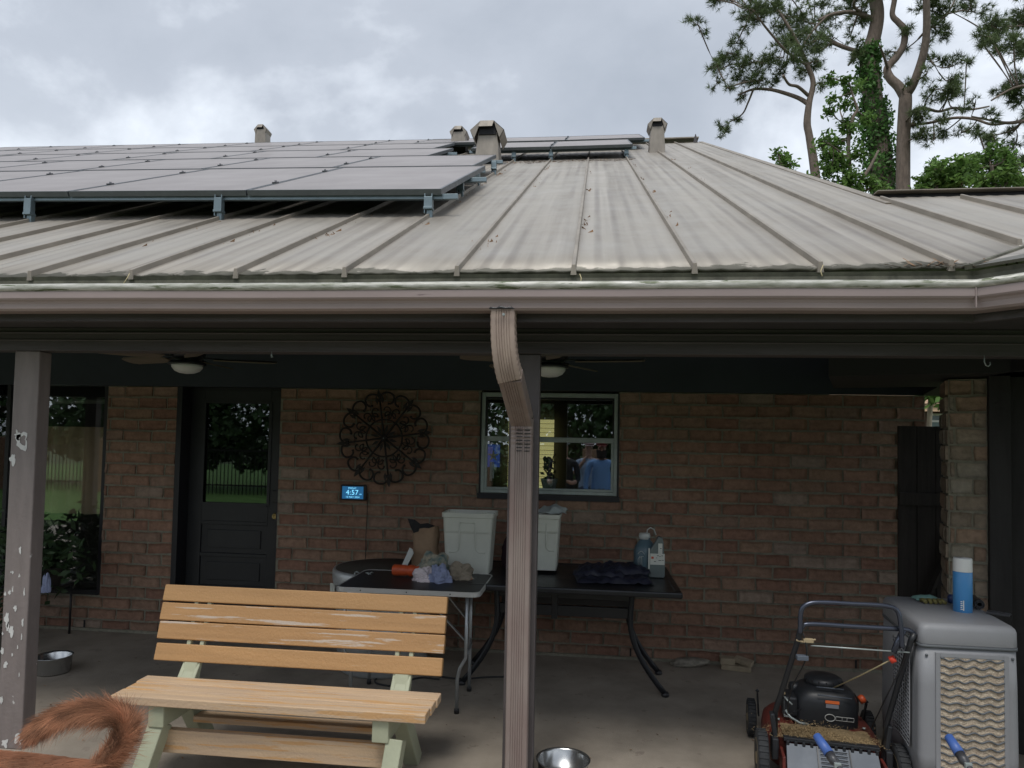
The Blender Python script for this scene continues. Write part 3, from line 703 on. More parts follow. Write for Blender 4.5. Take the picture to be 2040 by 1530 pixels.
for i in range(170):
    t_ = random.random(); x = 1.62+t_*.5; y = 2.955-t_*.5+random.gauss(0, .012); z = 2.315+random.random()*.035
    an = random.gauss(-.7, .5); l_ = random.uniform(.03, .11); p = Vector((x, y, z)); dvec = Vector((math.cos(an), math.sin(an), random.gauss(0, .25)))*l_; sd = Vector((0, 0, .0022)); f = random.uniform(.6, 1.5)
    ml.add([p-sd, p+sd, p+dvec+sd, p+dvec-sd], [(0, 1, 2, 3)], 0, (f, f, f))
tag(ml.build('leaf_litter', M['needle']), 'dry brown pine needles and bits caught along the roof seams', 'debris', kind='stuff')
M['straw'] = mat('straw_string', (.45, .38, .22), .8)
for i, (px, pts) in enumerate((((258, 545), [(0, 0), (-4, 8), (-12, 20)]), ((1640, 528), [(0, 0), (-5, 12), (-2, 22)]), ((1155, 546), [(0, 0), (3, 8), (2, 15)]))):
    m_ = MB(); m_.tube([P(px[0]+a_, px[1]+b_, 2.975-.015*j) for j, (a_, b_) in enumerate(pts)], .0022, 6)
    tag(m_.build('twine', M['straw']), ['wisp of dry straw hanging over the gutter below the second visible seam', 'pale loop of twine over the gutter right of the downspout', 'short strand hanging off the eave above the downspout'][i], 'twine')

# ================================================================== ceiling fans
M['bladew'] = mat('fan_blade_wood', (.20, .165, .125), .55, 0, .3, 6, (1, 6, 1))
M['frost'] = mat('frosted_glass', (.72, .74, .74), .3)
M['fanm'] = mat('fan_black', (.02, .022, .026), .35, .3)
def fan(cx, cy, ang, label, zb=2.165, R=.60):
    t = thing('ceiling_fan', (cx, cy, 2.40), label, 'ceiling fan', 'ceiling fans under the patio roof')
    m_ = MB(); m_.lathe([(.0, 2.40), (.07, 2.399), (.065, 2.365), (.02, 2.35)], (cx, cy, 0), 24); m_.lathe([(.014, 2.36), (.014, 2.25)], (cx, cy, 0), 10); m_.build('canopy', M['fanm'], t)
    m_ = MB(); m_.lathe([(.02, 2.262), (.09, 2.255), (.115, 2.225), (.115, 2.19), (.095, 2.165), (.06, 2.155), (.085, 2.15), (.118, 2.14), (.122, 2.125), (.115, 2.122)], (cx, cy, 0), 32); m_.build('motor_housing', M['fanm'], t)
    m_ = MB(); m_.lathe([(.102, 2.128), (.098, 2.105), (.08, 2.082), (.05, 2.068), (.0, 2.062)], (cx, cy, 0), 32); m_.build('light_globe', M['frost'], t)
    for k in range(5):
        an = R_(ang+72*k); u = Vector((math.cos(an), math.sin(an), 0)); v = Vector((-math.sin(an), math.cos(an), .20)).normalized()
        c = Vector((cx, cy, zb)); b = MB()
        out_ = [(.17, -.04), (.30, -.058), (R-.05, -.066), (R-.012, -.05), (R, -.02), (R, .02), (R-.012, .05), (R-.05, .066), (.30, .058), (.17, .04)]
        b.prism(out_, lambda a_, b_, d_: c+u*a_+v*b_+Vector((0, 0, d_)), -.004, .004); bl = b.build('blade', M['bladew'], t)
        ar = MB(); ar.bar(c+u*.09+Vector((0, 0, .012)), c+u*.23+Vector((0, 0, .006)), .03, .006); ar.build('blade_arm', M['fanm'], bl)
fan(-2.735, 4.5, 20, 'ceiling fan with frosted globe hanging in front of the dark door', 2.165, .58)
fan(-.262, 4.5, -9, 'ceiling fan with frosted globe half hidden behind the centre post')

# ================================================================== wall medallion
def spiral(c, p0, ang0, r0, turns, sgn, n=12):
    """small scroll starting at p0 heading ang0"""
    pts = [Vector(p0)]; an = ang0; p = Vector(p0)
    for i in range(n):
        f = 1-i/n*.75; an += sgn*turns*2*math.pi/n; p = p+Vector((math.cos(an), math.sin(an)))*r0*f*2*math.pi*turns/n; pts.append(p.copy())
    return pts
MC = Vector((-1.636, 5.475, 1.655)); MR = .372
med = thing('wall_medallion', tuple(MC), 'round rusty wrought iron scroll medallion hung on the brick wall', 'wall decor')
def m3(p, dy=0): return Vector((MC.x+p[0], MC.y+dy, MC.z+p[1]))
def arcp(c, r, a0, a1, n=12): return [(c[0]+r*math.cos(a0+(a1-a0)*i/n), c[1]+r*math.sin(a0+(a1-a0)*i/n)) for i in range(n+1)]
ph0 = R_(8)
ro = MB(); inn = MB()
for k in range(8):
    a0_ = ph0+k*math.pi/4
    for s_ in (-1, 1):
        # outer lobe: big scroll with curled end, two per bay
        am = a0_+math.pi/8+s_*math.pi/16*.98; cc = (math.cos(am)*MR*.80, math.sin(am)*MR*.80)
        pts = []
        for i in range(26):
            t_ = i/25; an = am+s_*(1.75-t_*4.6)*1.0; rr = MR*.185*(1 if t_ < .55 else 1-(t_-.55)*1.55)
            if t_ > .55: pass
            pts.append((cc[0]+rr*math.cos(an), cc[1]+rr*math.sin(an)))
        ro.tube([m3(p) for p in pts], [.0083]*24+[.012, .005], 6)
        # middle scrolls
        cc = (math.cos(a0_+s_*.19)*MR*.60, math.sin(a0_+s_*.19)*MR*.60); pts = []
        for i in range(20):
            t_ = i/19; an = a0_+s_*(3.6-t_*5.0); rr = MR*.12*(1-t_*.62); pts.append((cc[0]+rr*math.cos(an), cc[1]+rr*math.sin(an)))
        inn.tube([m3(p, .004) for p in pts], [.0056]*18+[.009, .004], 6)
        am = a0_+math.pi/8+s_*.13; cc = (math.cos(am)*MR*.50, math.sin(am)*MR*.50); pts = []
        for i in range(20):
            t_ = i/19; an = am+s_*(-2.6+t_*5.2); rr = MR*.10*(1-t_*.6); pts.append((cc[0]+rr*math.cos(an), cc[1]+rr*math.sin(an)))
        inn.tube([m3(p, -.004) for p in pts], [.0050]*18+[.008, .004], 6)
ro.build('outer_scrolls', M['iron'], med); inn.build('inner_scrolls', M['iron'], med)
sk = MB()
sk.tube([m3((math.cos(i*math.pi/16)*MR*.40, math.sin(i*math.pi/16)*MR*.40)) for i in range(32)], .007, 6, closed=True)
for k in range(8):
    a0_ = ph0+k*math.pi/4; c_, s_ = math.cos(a0_), math.sin(a0_)
    sk.tube([m3((c_*MR*t_, s_*MR*t_)) for t_ in (.04, .3, .6, .86)], [.010, .0085, .0075, .007], 6)
sk.build('spokes', M['iron'], med)
lf = MB()
def leaf(r0, r1, wd, an, dy=-.008):
    u = Vector((math.cos(an), math.sin(an))); v = Vector((-u.y, u.x)); mid = (r0+r1)/2
    L_ = [u*r0, u*(r0*.6+r1*.4)+v*wd, u*(r0*.3+r1*.7)+v*wd*.7, u*r1, u*(r0*.3+r1*.7)-v*wd*.7, u*(r0*.6+r1*.4)-v*wd]
    lf.prism([(q.x, q.y) for q in L_], lambda a_, b_, d_: m3((a_, b_), dy+d_), -.002, .003)
for k in range(8):
    a0_ = ph0+k*math.pi/4
    leaf(MR*.84, MR*1.06, .016, a0_)
    for s_ in (-1, 1): leaf(MR*.74, MR*.93, .012, a0_+s_*.075)
    leaf(MR*.10, MR*.30, .012, a0_+.39); 
lf.lathe([(0, 0), (.03, .004), (.02, .016), (.006, .02), (0, .02)], m3((0, 0), .005), 16, rot=Matrix.Rotation(R_(90), 3, 'X'))
lf.build('leaves', M['iron'], med)
p = MB(); p.lathe([(0, 0), (.005, .001), (0, .004)], m3((-.0, 0), -.018), 8, rot=Matrix.Rotation(R_(90), 3, 'X')); p.build('hanging_nail', M['alum'], med)

# ================================================================== clock
ck = thing('digital_clock', (-1.88, 5.49, 1.153), 'black digital wall clock with blue lit screen showing 4:57', 'clock')
m_ = MB(); m_.bx(-1.988, -1.772, 5.482, 5.512, 1.150, 1.276); m_.build('case', M['blk'], ck, bevel=.012, seg=3)
M['lcd'] = mat('lcd_backlight', (.01, .06, .13), .3, emis=(.02, .14, .32), es=.5)
m_ = MB(); m_.bx(-1.970, -1.796, 5.479, 5.482, 1.163, 1.262); scr = m_.build('screen', M['lcd'], ck)
M['dig'] = mat('lcd_digits', (.2, .6, .9), .4, emis=(.25, .72, 1), es=.85)
def text(s_, x, z, size, y, m, par, name='digits', rot=(90, 0, 0), sx=1, ext=.0004):
    cu = bpy.data.curves.new(name, 'FONT'); cu.body = s_; cu.size = size; cu.align_x = 'CENTER'; cu.align_y = 'CENTER'; cu.extrude = ext; cu.space_character = 1.08
    o = bpy.data.objects.new(name, cu); COL.objects.link(o); bpy.context.view_layer.update()
    me = bpy.data.meshes.new_from_object(o.evaluated_get(bpy.context.evaluated_depsgraph_get())); bpy.data.objects.remove(o)
    mw = Matrix.Translation((x, y, z)) @ Matrix.Rotation(R_(rot[2]), 4, 'Z') @ Matrix.Rotation(R_(rot[1]), 4, 'Y') @ Matrix.Rotation(R_(rot[0]), 4, 'X') @ Matrix.Diagonal((sx, 1, 1, 1))
    me.transform(mw); off = Vector()
    pr = par
    while pr is not None: off += pr.location; pr = pr.parent
    me.transform(Matrix.Translation(-off)); me.materials.clear(); me.materials.append(m)
    ob = bpy.data.objects.new(name, me); COL.objects.link(ob); ob.parent = par; return ob
text('FRIDAY', -1.887, 1.248, .019, 5.4775, M['dig'], ck)
text('4:57', -1.887, 1.213, .056, 5.4775, M['dig'], ck)
text('PM', -1.817, 1.200, .014, 5.4775, M['dig'], ck)
text('10 MAY 2024', -1.883, 1.177, .019, 5.4775, M['dig'], ck)
m_ = MB(); p0 = P(731, 995, 5.50); m_.tube([P(x, y, 5.505) for x, y in ((731, 990), (732, 1010), (731, 1035), (729, 1065), (728, 1110), (728, 1150), (729, 1200))], .0028, 6); m_.build('power_cord', M['jamb'], ck)

# ================================================================== things seen in the window
pt = P(984, 908, 5.60); pk = thing('star_picture', (pt.x, 5.60, pt.z-.1), 'blue panel with a gold star hung inside the window', 'wall decor')
M['blue'] = mat('blue_card', (.06, .12, .42), .6, emis=(.03, .06, .24), es=.35); M['gold'] = mat('straw_star', (.80, .70, .45), .6)  # blue card is no lamp; a faint glow is put into its colour
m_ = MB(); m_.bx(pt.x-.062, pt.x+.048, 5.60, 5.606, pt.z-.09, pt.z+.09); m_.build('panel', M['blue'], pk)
m_ = MB(); star = []
for i in range(10): rr = .052 if i % 2 == 0 else .017; an = math.pi/2+i*math.pi/5; star.append((rr*math.cos(an), rr*math.sin(an)))
m_.prism(star, lambda a_, b_, d_: Vector((pt.x-.004+a_, 5.594+d_, pt.z+b_)), -.002, .003); m_.build('star', M['gold'], pk)
m_ = MB(); m_.bx(pt.x-.03, pt.x-.012, 5.595, 5.598, pt.z-.2, pt.z-.05); m_.bx(pt.x-.01, pt.x+.004, 5.595, 5.598, pt.z-.18, pt.z-.05); m_.build('ribbon', M['frost'], pk)
pt = P(1094, 976, 5.66); hp = thing('potted_plant', (pt.x, 5.66, pt.z), 'dark leafy plant in a white pot on the inner windowsill', 'plant')
m_ = MB(); m_.lathe([(.048, 0), (.07, .085), (.073, .09), (.06, .09), (.06, .07), (0, .07)], (pt.x, 5.66, pt.z), 24); m_.build('pot', mat('white_glazed_pot', (.62, .63, .62), .3), hp)
m_ = MB(); M['pleaf'] = mat('dark_red_leaves', (.035, .02, .02), .6)
for i in range(60):
    an = random.random()*6.3; rr = random.uniform(.0, .06); hgt = random.uniform(.08, .26); c = Vector((pt.x-.01+rr*math.cos(an), 5.66+rr*math.sin(an), pt.z+hgt))
    u = Vector((random.gauss(0, 1), random.gauss(0, .5), random.gauss(0, 1))).normalized(); v = u.cross(Vector((0, 1, .2))).normalized(); s_ = random.uniform(.015, .03)
    m_.add([c-u*s_, c+v*s_*.5, c+u*s_, c-v*s_*.5], [(0, 1, 2, 3)])
m_.tube([(pt.x, 5.66, pt.z+.07), (pt.x+.01, 5.66, pt.z+.18), (pt.x+.03, 5.66, pt.z+.27), (pt.x+.05, 5.66, pt.z+.29)], [.006, .005, .004, .008], 6); m_.build('foliage', M['pleaf'], hp)

# ================================================================== park bench
M['slat'] = mat('orange_painted_slat', (.46, .255, .105), .55, 0, .22, 4, (.5, 8, 8), bump=.25, bs=80, wear=(.50, .41, .33), wt=.585, wsc=4.5, wstretch=(.45, 9, 9))
M['slat2'] = mat('orange_painted_slat_plain', (.47, .265, .11), .55, 0, .18, 4, (.5, 8, 8), bump=.25, bs=80, wear=(.45, .33, .22), wt=.68, wsc=4.5, wstretch=(.4, 9, 9))
M['seat'] = mat('worn_bare_seat_wood', (.64, .455, .28), .7, 0, .3, 5, (.45, 9, 9), dark=(.46, .34, .24), bump=.3, bs=90, wear=(.56, .33, .15), wt=.555, wsc=5, wstretch=(.4, 7, 7))
M['green'] = mat('pale_green_bench_paint', (.42, .44, .31), .55, 0, .18, 6, bump=.15)
bn = thing('park_bench', (-1.42, 3.3, 0), 'wooden garden bench with orange slats and pale green frame', 'bench')
xa, xb = -2.155, -.69
for i, (y0, w_) in enumerate(((3.035, .092), (3.131, .090), (3.225, .088))):
    m_ = MB(); dxl = [0, .004, -.006][i]; m_.bx(xa+dxl, xb+[0, .006, .012][i], y0, y0+w_, .412, .452); m_.build('seat_slat', M['seat'], bn, bevel=.004)
# back slats: leaning plane
def bq(y, z): return (y, z)
SB = [(3.40, .62, 1312, 1280), (3.44, .71, 0, 0), (3.48, .79, 0, 0), (3.52, .88, 0, 0)]
for i in range(4):
    z0 = [.512, .611, .699, .790][i]; z1 = z0+[.080, .083, .083, .078][i]; lean = .30
    y0 = 3.36+(z0-.512)*lean; y1 = 3.36+(z1-.512)*lean
    m_ = MB(); x0, x1 = xa-.012+.0*i, xb+.005+.012*i
    x0 = [-2.165, -2.172, -2.178, -2.182][i]; x1 = [-.690, -.688, -.690, -.690][i]
    vs = [(x0, y0, z0), (x1, y0, z0), (x1, y1, z1), (x0, y1, z1)]; o_ = Vector((0, .034, -.010))
    m_.add([Vector(v) for v in vs]+[Vector(v)+o_ for v in vs], [(0, 1, 2, 3), (7, 6, 5, 4), (0, 4, 5, 1), (1, 5, 6, 2), (2, 6, 7, 3), (3, 7, 4, 0)])
    m_.build('back_slat', M['slat'] if i in (1, 2) else M['slat2'], bn, bevel=.005)
def frame_piece(name, x, outline, wd=.075):
    m_ = MB(); m_.prism(outline, lambda a_, b_, d_: Vector((x+d_, a_, b_)), -wd/2, wd/2); return m_.build(name, M['green'], bn, bevel=.005)
for x in (-1.965, -.885):
    frame_piece('back_upright', x-.035, [(3.30, .36), (3.355, .36), (3.36, .42), (3.395, .50), (3.505, .855), (3.475, .858), (3.365, .50), (3.30, .42)], .022)
    frame_piece('back_upright', x+.035, [(3.30, .36), (3.355, .36), (3.36, .42), (3.395, .50), (3.505, .855), (3.475, .858), (3.365, .50), (3.30, .42)], .022)
    frame_piece('lower_arm', x, [(3.28, .36), (3.36, .36), (3.395, .44), (3.405, .53), (3.375, .535), (3.345, .47), (3.29, .41)], .070)
    frame_piece('seat_bearer', x+(.02 if x < -1.5 else -.01), [(3.055, .31), (3.40, .31), (3.40, .41), (3.055, .41)], .075)
    sx_ = -1 if x < -1.5 else 0
    m_ = MB(); xx = x-.01 if x < -1.5 else x+.03
    a_ = Vector((xx+.02, 3.11, .31)); b_ = Vector((xx-.02 if x < -1.5 else xx+.0, 2.985, 0.0)); m_.bar(a_, b_, .075, .085, (0, 1, 0)); m_.build('leg', M['green'], bn, bevel=.005)
    m_ = MB(); m_.bar((x, 3.33, .36), (x-.02 if x < -1.5 else x+.01, 3.60, 0.0), .075, .085, (0, 1, 0)); m_.build('leg', M['green'], bn, bevel=.005)
m_ = MB(); m_.bx(-2.0, -.86, 3.125, 3.165, .17, .275); m_.build('stretcher', M['seat'], bn, bevel=.004)
m_ = MB(); m_.bx(-1.93, -.93, 3.34, 3.42, .225, .255); m_.build('stretcher', M['seat'], bn, bevel=.004)

# ================================================================== folding table and what lies on it
M['ttop'] = mat('black_tabletop', (.018, .018, .020), .45)
M['edge'] = mat('silver_edge_trim', (.55, .56, .54), .4, .3)
M['tleg'] = mat('grey_tube_steel', (.36, .38, .39), .35, .6)
ft = thing('folding_table', (-1.1, 4.48, 0), 'black topped folding table with silver rim and grey tube legs', 'table')
fx0, fx1, fy0, fy1, fz_ = -1.535, -.640, 4.19, 4.80, .735
def rrect(x0, x1, y0, y1, r, n=6):
    pts = []
    for cx_, cy_, a0 in ((x1-r, y0+r, -90), (x1-r, y1-r, 0), (x0+r, y1-r, 90), (x0+r, y0+r, 180)):
        for i in range(n+1): an = R_(a0+90*i/n); pts.append((cx_+r*math.cos(an), cy_+r*math.sin(an)))
    return pts
m_ = MB(); m_.prism(rrect(fx0+.006, fx1-.006, fy0+.006, fy1-.006, .05), lambda a_, b_, d_: Vector((a_, b_, d_)), fz_-.02, fz_+.001); m_.build('tabletop', M['ttop'], ft)
m_ = MB(); o1 = rrect(fx0, fx1, fy0, fy1, .055); o2 = rrect(fx0+.008, fx1-.008, fy0+.008, fy1-.008, .05); k = len(o1)
vs = [(x, y, fz_-.026) for x, y in o1]+[(x, y, fz_+.003) for x, y in o1]+[(x, y, fz_+.003) for x, y in o2]+[(x, y, fz_-.026) for x, y in o2]
m_.add(vs, [(i+k*q, (i+1) % k+k*q, (i+1) % k+k*((q+1) % 4), i+k*((q+1) % 4)) for q in range(4) for i in range(k)])
m_.build('edge_trim', M['edge'], ft)
m_ = MB()
for q in (.18, .5, .80): m_.lathe([(0, 0), (.004, .0), (.004, .002), (0, .002)], (fx0+(fx1-fx0)*q, fy0-.0, fz_-.012), 8, rot=Matrix.Rotation(R_(90), 3, 'X'))
m_.build('rivets', M['blk'], ft)
def tubeleg(x, y, kink): 
    m_ = MB(); m_.tube([(x, y, fz_-.02), (x, y, .38), (x-.0, y, .33), (x-.035*kink, y, .27), (x-.05*kink, y, .20), (x-.05*kink, y, .018)], .011, 10); l_ = m_.build('leg', M['tleg'], ft)
    m_ = MB(); m_.lathe([(.016, 0), (.016, .025), (.012, .03)], (x-.05*kink, y, 0), 12); m_.build('foot_cap', M['blk'], l_)
tubeleg(-.725, 4.25, 1); tubeleg(-.765, 4.64, 0); tubeleg(-1.50, 4.28, -1); tubeleg(-1.45, 4.66, 0)
m_ = MB(); m_.tube([(-.725, 4.25, .34), (-.725, 4.44, .36), (-.765, 4.64, .34)], .008, 8); m_.build('cross_tube', M['tleg'], ft)
for y in (4.25, 4.64):
    m_ = MB(); m_.bar((-1.0, y, fz_-.03), (-.735 if y < 4.4 else -.77, y, .44), .006, .022, (0, 1, 0)); m_.build('folding_brace', M['tleg'], ft)
# orange drink bottle-like tool case
M['orange'] = mat('orange_plastic', (.62, .10, .03), .4, 0, .2, 20)
p = P(780, 1132, 4.60); z = fz_
m_ = MB(); ax = Matrix.Rotation(R_(90), 3, 'Y') @ Matrix.Rotation(0, 3, 'Z')
m_.lathe([(.0, 0), (.03, .002), (.037, .012), (.037, .09), (.033, .098), (.033, .112), (.038, .12), (.038, .145), (.030, .156), (.030, .168), (.034, .174), (.034, .20), (.026, .206), (.0, .206)], (P(782, 1132, 4.6).x, 4.60, z+.042), 20, rot=ax)
tag(m_.build('orange_bottle', M['orange']), 'orange ribbed plastic bottle lying on the folding table', 'bottle')
M['brownbag'] = mat('brown_canvas', (.33, .225, .145), .9, 0, .3, 8, bump=.3)
pb = thing('paper_bag', (-1.03, 4.9, fz_), 'crumpled brown bag with folded handles beside the white bin', 'bag')
bgc = P(848, 1130, 4.90)
def bagf(u, v):
    an = u*2*math.pi; rx = .085*(1+.08*math.sin(3*an)); ry = .07; h = v*.275
    sq = lambda c: math.copysign(abs(c)**.55, c)
    x = sq(math.cos(an))*rx*(1-.15*v+.05*math.sin(v*9)); y = sq(math.sin(an))*ry*(1-.6*v)
    nz = noise.noise_vector(Vector((x*16, y*16, h*12)))*.012
    return Vector((bgc.x+x*1.15-.01*v, 4.90+y, fz_+h*(1+.10*math.cos(an+.5))))+nz*v
m_ = MB(); m_.grid(bagf, 40, 16); m_.build('bag_body', M['brownbag'], pb)
M['darkcl'] = mat('black_cloth', (.02, .02, .022), .9)
m_ = MB(); q0 = P(815, 1032, 4.92); q1 = P(840, 1045, 4.9); m_.add([P(812, 1033, 4.9), P(826, 1035, 4.88), P(838, 1044, 4.88), P(852, 1042, 4.9), P(868, 1048, 4.92), P(824, 1062, 4.86), P(818, 1050, 4.86)], [(0, 6, 1), (1, 6, 5, 2), (2, 5, 3), (3, 5, 4)]); m_.build('dark_flap', M['darkcl'], pb, thick=.006)
m_ = MB(); pts = [P(796, 1136, 4.76), P(806, 1136, 4.76), P(824, 1102, 4.80), P(822, 1094, 4.84), P(816, 1091, 4.85)]; m_.add(pts, [(0, 1, 2, 3, 4)])
tag(m_.build('price_tag', mat('pale_paper', (.62, .64, .62), .7), thick=.003), 'folded pale paper card leaning against the brown bag', 'card')
# white storage bins
M['bin'] = mat('off_white_plastic', (.60, .62, .56), .4, 0, .12, 7)
def bin_(cx, cy, z0, wt, wb, h, dt, label, clips=True, rot=0):
    t = thing('storage_bin', (cx, cy, z0), label, 'plastic bin', 'white plastic bins on the patio tables')
    def ring(wx, wy, z, r=.02): return [Vector((cx+a_, cy+b_, z)) for a_, b_ in rrect(-wx/2, wx/2, -wy/2, wy/2, r, 3)]
    m_ = MB(); rings = [ring(wb, dt*.8, z0), ring(wb+(wt-wb)*.55, dt*.88, z0+h*.66), ring(wt*.93, dt*.93, z0+h*.70), ring(wt*.95, dt*.95, z0+h*.92), ring(wt, dt, z0+h*.925), ring(wt, dt, z0+h), ring(wt*.96, dt*.96, z0+h), ring(wt*.9, dt*.9, z0+h*.9), ring(wb*.93, dt*.74, z0+.01)]
    k = len(rings[0]); o = 0; m_.v = [v for r in rings for v in r]
    for i in range(len(rings)-1):
        for j in range(k): m_.face([i*k+j, i*k+(j+1) % k, (i+1)*k+(j+1) % k, (i+1)*k+j])
    m_.face(list(range(k))[::-1]); m_.face([(len(rings)-1)*k+j for j in range(k)])
    m_.build('tub_body', M['bin'], t, bevel=.002)
    m_ = MB(); y = cy-dt*.445
    for s_ in (-1, 1):
        m_.tube([(cx+s_*wb*.18, y+.004-.012, z0+h*.84), (cx+s_*wb*.185, y-.002, z0+h*.5), (cx+s_*wb*.20, y+.004, z0+h*.40), (cx+s_*wb*.27, y+.006, z0+h*.355), (cx+s_*wb*.42, y+.008, z0+h*.345)], .0045, 6)
    m_.tube([(cx-wb*.18, y-.008, z0+h*.84), (cx+wb*.18, y-.008, z0+h*.84)], .004, 6)
    m_.build('moulded_ribs', M['bin'], t)
    if clips:
        m_ = MB()
        for s_ in (-1, 1):
            for q in range(4): m_.tube([(cx+s_*wt*(.24+q*.05), cy-dt*.48, z0+h-.002), (cx+s_*wt*(.24+q*.05)+.006, cy-dt*.48, z0+h+.011), (cx+s_*wt*(.24+q*.05)+.012, cy-dt*.47, z0+h)], .004, 6)
        m_.build('rim_lugs', M['bin'], t)
    return t
bin_(-.825, 4.90, fz_-.0, .362, .30, .415, .26, 'white plastic bin standing at the back of the folding table')
bin_(-.335, 5.06, .755, .28, .235, .39, .34, 'white plastic bin on the dark patio table behind the centre post', False)
m_ = MB(); c = Vector((-.26, 5.06, 1.17))
m_.grid(lambda u, v: c+Vector(((u-.5)*.20, (v-.5)*.22, .05*math.sin(u*3.1)*math.sin(v*3.1)-.02))+noise.noise_vector(Vector((u*4, v*4, 1)))*.025, 16, 16)
tag(m_.build('plastic_bag', mat('pale_plastic_film', (.45, .50, .50), .4)), 'crumpled pale plastic bag stuffed in the top of the right white bin', 'bag')
# laundry heap
M['cl1'] = mat('pinkish_white_cloth', (.74, .66, .68), .9, 0, .2, 12); M['cl2'] = mat('blue_grey_cloth', (.34, .39, .58), .9, 0, .3, 12)
M['cl3'] = mat('patterned_cloth', (.50, .42, .30), .9, dark=(.03, .12, .14), var=.6, vs=16, wear=(.38, .12, .08), wt=.64, wsc=18); M['cl4'] = mat('tan_cloth', (.34, .29, .22), .9, 0, .4, 16)
def crumple(cx, cy, z, rx, ry, rz_, seed, m, name, label=None, amp=.35, par=None):
    m_ = MB()
    def f(u, v):
        th = u*2*math.pi; ph = v*math.pi/2; dirv = Vector((math.cos(th)*math.cos(ph), math.sin(th)*math.cos(ph), math.sin(ph)))
        wv = dirv+noise.noise_vector(dirv*1.4+Vector((seed, 5, 1)))*.5; rdg = 1-abs(noise.noise(Vector((wv.x*2.2, wv.y*2.2, wv.z*4.5))+Vector((seed, 3, 0))))*2.6; rdg = max(-.6, rdg); n_ = noise.noise(dirv*1.7+Vector((seed, 0, 0)))*amp*1.3+rdg*amp*.34-.12
        rr = 1+n_; return Vector((cx+dirv.x*rx*rr, cy+dirv.y*ry*rr, z+max(0, dirv.z*rz_*rr)))
    m_.grid(f, 90, 36); o = m_.build(name, m, par); 
    if label: tag(o, label, 'cloth', 'heap of clothes on the folding table')
    return o
crumple(-1.06, 4.53, fz_, .105, .10, .085, 3, M['cl1'], 'folded_cloth', 'pinkish white cloth at the left front of the clothes heap')
crumple(-.95, 4.50, fz_, .075, .08, .105, 8, M['cl2'], 'folded_cloth', 'blue-grey cloth at the middle of the clothes heap')
crumple(-1.01, 4.62, fz_+.04, .13, .10, .115, 12, M['cl3'], 'folded_cloth', 'patterned teal and tan cloth on top of the clothes heap')
crumple(-.85, 4.62, fz_, .10, .09, .10, 21, M['cl4'], 'folded_cloth', 'dull tan cloth at the right side of the clothes heap')
crumple(-.79, 4.60, fz_, .03, .03, .03, 25, M['orange'], 'folded_cloth', 'small red cloth at the right end of the clothes heap')
m_ = MB()
for i in range(7):
    p = P(725+random.uniform(-12, 14), 1142+random.uniform(-6, 5), 4.62); an = random.random()*6
    m_.tube([Vector((p.x, p.y, fz_+.008)), Vector((p.x+.02*math.cos(an), p.y+.02*math.sin(an), fz_+.018)), Vector((p.x+.035*math.cos(an+.6), p.y+.035*math.sin(an+.6), fz_+.006))], .003, 6)
tag(m_.build('key_bunch', M['alum']), 'small heap of metal keys and clips on the folding table', 'keys')

# galvanised tub with flat lid
M['galv'] = mat('galvanised_steel', (.62, .65, .66), .38, .45, .3, 9, (1, 1, 3))
tb = thing('metal_tub', (-1.50, 5.08, 0), 'round galvanised steel drum with rounded rim behind the folding table', 'drum')
tx, ty = -1.475, 5.05
m_ = MB(); m_.lathe([(.30, .0), (.32, .02), (.335, .30), (.345, .31), (.336, .32), (.345, .56), (.352, .575), (.352, .60)], (tx, ty, 0), 48); m_.build('drum_body', M['galv'], tb)
m_ = MB(); m_.lathe([(.352, .60), (.366, .612), (.372, .655), (.372, .70), (.362, .715), (.35, .712)], (tx, ty, 0), 48); m_.build('rim_band', M['galv'], tb)
m_ = MB(); m_.lathe([(.352, .708), (.35, .716), (.0, .722)], (tx, ty, 0), 48); m_.build('lid', mat('grey_brown_lid', (.075, .068, .055), .7, 0, .3, 5), tb)
m_ = MB(); p = P(662, 1166, 4.75); m_.box((-1.80, 4.865, .585), (.05, .012, .06), Matrix.Rotation(R_(-38), 3, 'Z')); m_.build('handle_plate', M['bin'], tb, bevel=.003)
m_ = MB()
for i in range(34):
    an = R_(-140+i*3.2); m_.box((tx+.353*math.cos(an), ty+.353*math.sin(an), .545+random.uniform(-.003, .003)), (.004, random.uniform(.006, .014), random.choice((.03, .022, .03))), Matrix.Rotation(an, 3, 'Z'))
m_.build('stamped_pattern', M['bin'], tb)
# dark crate beneath the folding table
# ================================================================== patio table
M['patt'] = mat('dark_patio_table', (.016, .018, .022), .35, .2, .2, 10)
pt_ = thing('patio_table', (-.25, 4.95, 0), 'long dark metal patio table with curved legs against the wall', 'table')
px0, px1, py0, py1, pz = -.78, .583, 4.44, 5.38, .735
m_ = MB(); m_.bx(px0+.02, px1-.02, py0+.02, py1-.02, pz-.012, pz-.002); m_.build('tabletop', M['patt'], pt_)
m_ = MB()
for q in ((px0, px1, py0, py0+.05), (px0, px1, py1-.05, py1), (px0, px0+.05, py0+.05, py1-.05), (px1-.05, px1, py0+.05, py1-.05)): m_.bx(*q, pz-.035, pz+.003)
m_.build('table_rim', M['patt'], pt_, bevel=.01)
for x, s_ in ((.30, 1), (-.62, -1)):
    for y, q in ((4.80, -1), (5.15, 1)):
        m_ = MB(); pts = []
        for i in range(13):
            t_ = i/12; z = pz-.03-t_*(pz-.045); off = .20*max(0, t_-.35)**1.7*3.0; offy = .04*t_
            pts.append((x-.02*s_*math.sin(t_*3.1)*.8+s_*off*.75, y+q*offy*1.2, z))
        m_.tube(pts, .019, 10); l_ = m_.build('leg', M['patt'], pt_); m_ = MB(); e_ = Vector(pts[-1]); m_.lathe([(.024, 0), (.026, .01), (.02, .03)], (e_.x, e_.y, 0), 12); m_.build('foot', M['blk'], l_)
